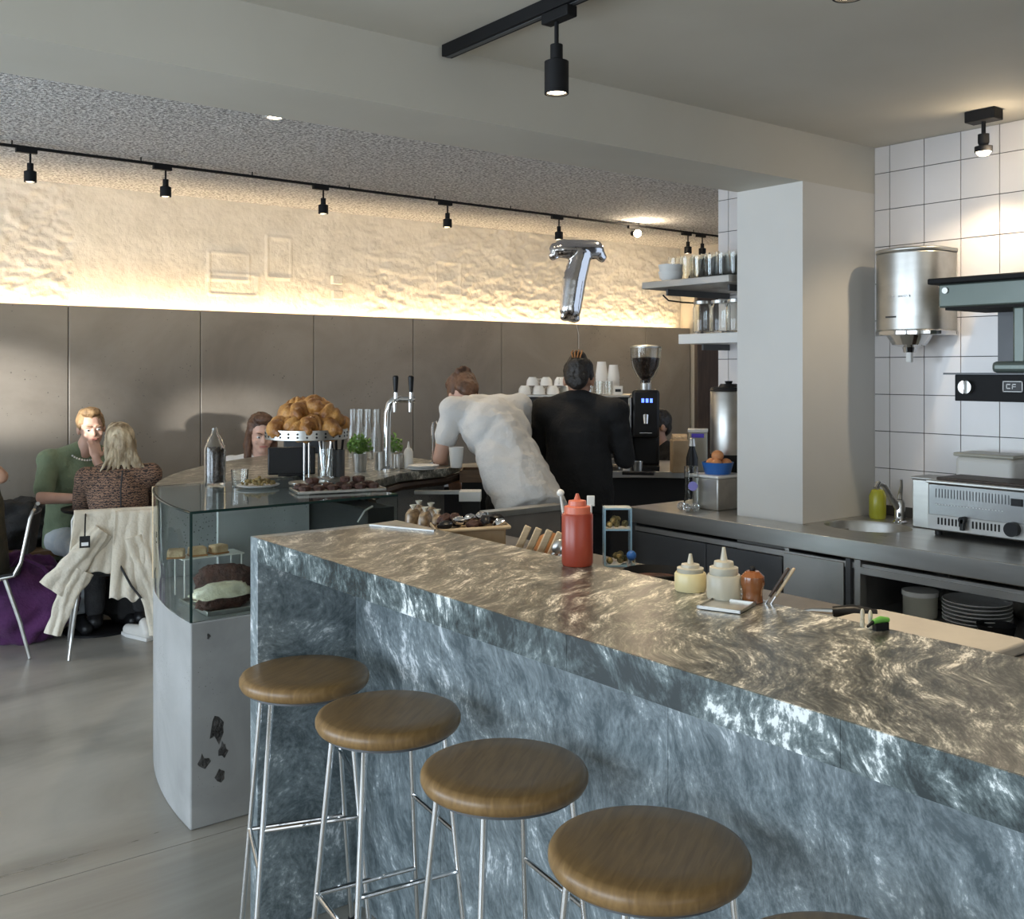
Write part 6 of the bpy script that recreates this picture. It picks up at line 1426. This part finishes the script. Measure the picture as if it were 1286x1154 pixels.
# steel spoons
for i, px in enumerate((688, 698)):
    q_ = gx(px, 1.72); t = thing('serving_spoon', ('left', 'right')[i]+' large steel spoon leaning by the red bottle', 'spoon', (1.72, q_.y, PZ), -YAW, 'serving spoons')
    part('handle', MB().tube([(-0.05, 0, 0.01), (0.0, 0, 0.07), (0.02, 0, 0.095)], 0.005, 8), MT['chrome'], t); part('bowl', MB().sph((0.028, 0, 0.108), (0.016, 0.010, 0.022), 16, 10, M=Matrix.Rotation(0.6, 4, 'Y')), MT['steel'], t)
q_ = gx(690, 1.88); t = thing('bread_roll', 'golden bread roll behind the spoons', 'bread', (1.88, q_.y, PZ), 0.3)
m = MB().sph((0, 0, 0.055), (0.075, 0.045, 0.05), 24, 14)
part('roll', m, MT['crust'], t, smooth=80)
q_ = gx(701, 1.72); t = thing('ham_packet', 'pink packet of sliced ham left of the red bottle', 'packet', (1.76, gx(703, 1.76).y, PZ), 0.2)
o = blob('packet_body', (0, 0, 0.035), (0.035, 0.04, 0.04), 0.25, 3, MT['pink'], t, n=24, m_=16)
for i, px in enumerate((704, 742)):
    q_ = gx(px, 1.93); t = thing('white_spoon', ('white plastic stirring stick leaning left of the red bottle', 'white plastic scraper standing right of the red bottle')[i], 'utensil', (1.93, q_.y, PZ), -YAW)
    part('stick', MB().tube([(0.03 if i == 0 else 0, 0, 0), (0, 0, 0.21 if i == 0 else 0.195)], 0.004, 8), MT['whitepl'], t)
    if i == 0: part('tip', MB().sph((0, 0, 0.215), (0.011, 0.007, 0.011)), MT['whitepl'], t)
    else: part('tip', MB().box((0, 0, 0.205), (0.022, 0.004, 0.03)), MT['whitepl'], t, bev=0.002)
q_ = gx(777, 1.80); t = thing('cream_cup', 'cream ceramic cup behind the bar between bottles', 'cup', (1.80, q_.y, PZ))
part('cup', MB().lathe([(0.001, 0), (0.024, 0), (0.031, 0.06), (0.028, 0.06), (0.021, 0.005), (0.001, 0.005)], n=24, close=True), MT['whitepl'], t)
q_ = gx(822, 1.92); t = thing('cast_pan', 'black cast iron pan with brown rim behind the bar', 'pan', (1.92, q_.y, PZ))
part('pan_body', MB().lathe([(0.001, 0), (0.06, 0), (0.085, 0.05), (0.08, 0.052), (0.056, 0.006), (0.001, 0.006)], n=36, close=True), MT['black'], t); part('inside', MB().lathe([(0.001, 0.03), (0.068, 0.032), (0.066, 0.028), (0.001, 0.026)], n=28), MT['brownie'], t)
part('handle', MB().tube([(-0.08*CS, 0.08*SN, 0.045), (-0.11*CS, 0.11*SN, 0.045)], 0.009, 8), MT['black'], t)
q_ = gx(775, 2.08); t = thing('acrylic_rack', 'small two tier pale blue acrylic rack behind the bar', 'rack', (2.08, q_.y, PZ), -YAW)
for x in (-0.04, 0.036): part('side', MB().bb(x, x+0.004, -0.03, 0.03, 0, 0.17), MT['bottleblue'], t)
for z in (0.0, 0.105, 0.166): part('tier', MB().bb(-0.036, 0.036, -0.03, 0.03, z, z+0.005), MT['bottleblue'], t)
m = MB(); random.seed(2)
for z in (0.005, 0.11):
    for k in range(8): m.sph((random.uniform(-0.026, 0.026), random.uniform(-0.02, 0.02), z+0.012+0.012*(k//4)), 0.010, 8, 6)
o = part('olives', m, MT['nuts'], t); o['kind'] = 'stuff'
q_ = gx(793, 2.05); t = thing('blue_stopper', 'round blue stopper beside the acrylic rack', 'stopper', (2.05, q_.y, PZ))
part('ball', MB().sph((0, 0, 0.045), 0.014), MT['blue'], t); part('neck', MB().cyl((0, 0, 0), (0, 0, 0.035), 0.012, n=12), MT['glass'], t)

bpy.data.scenes.remove(TMP)
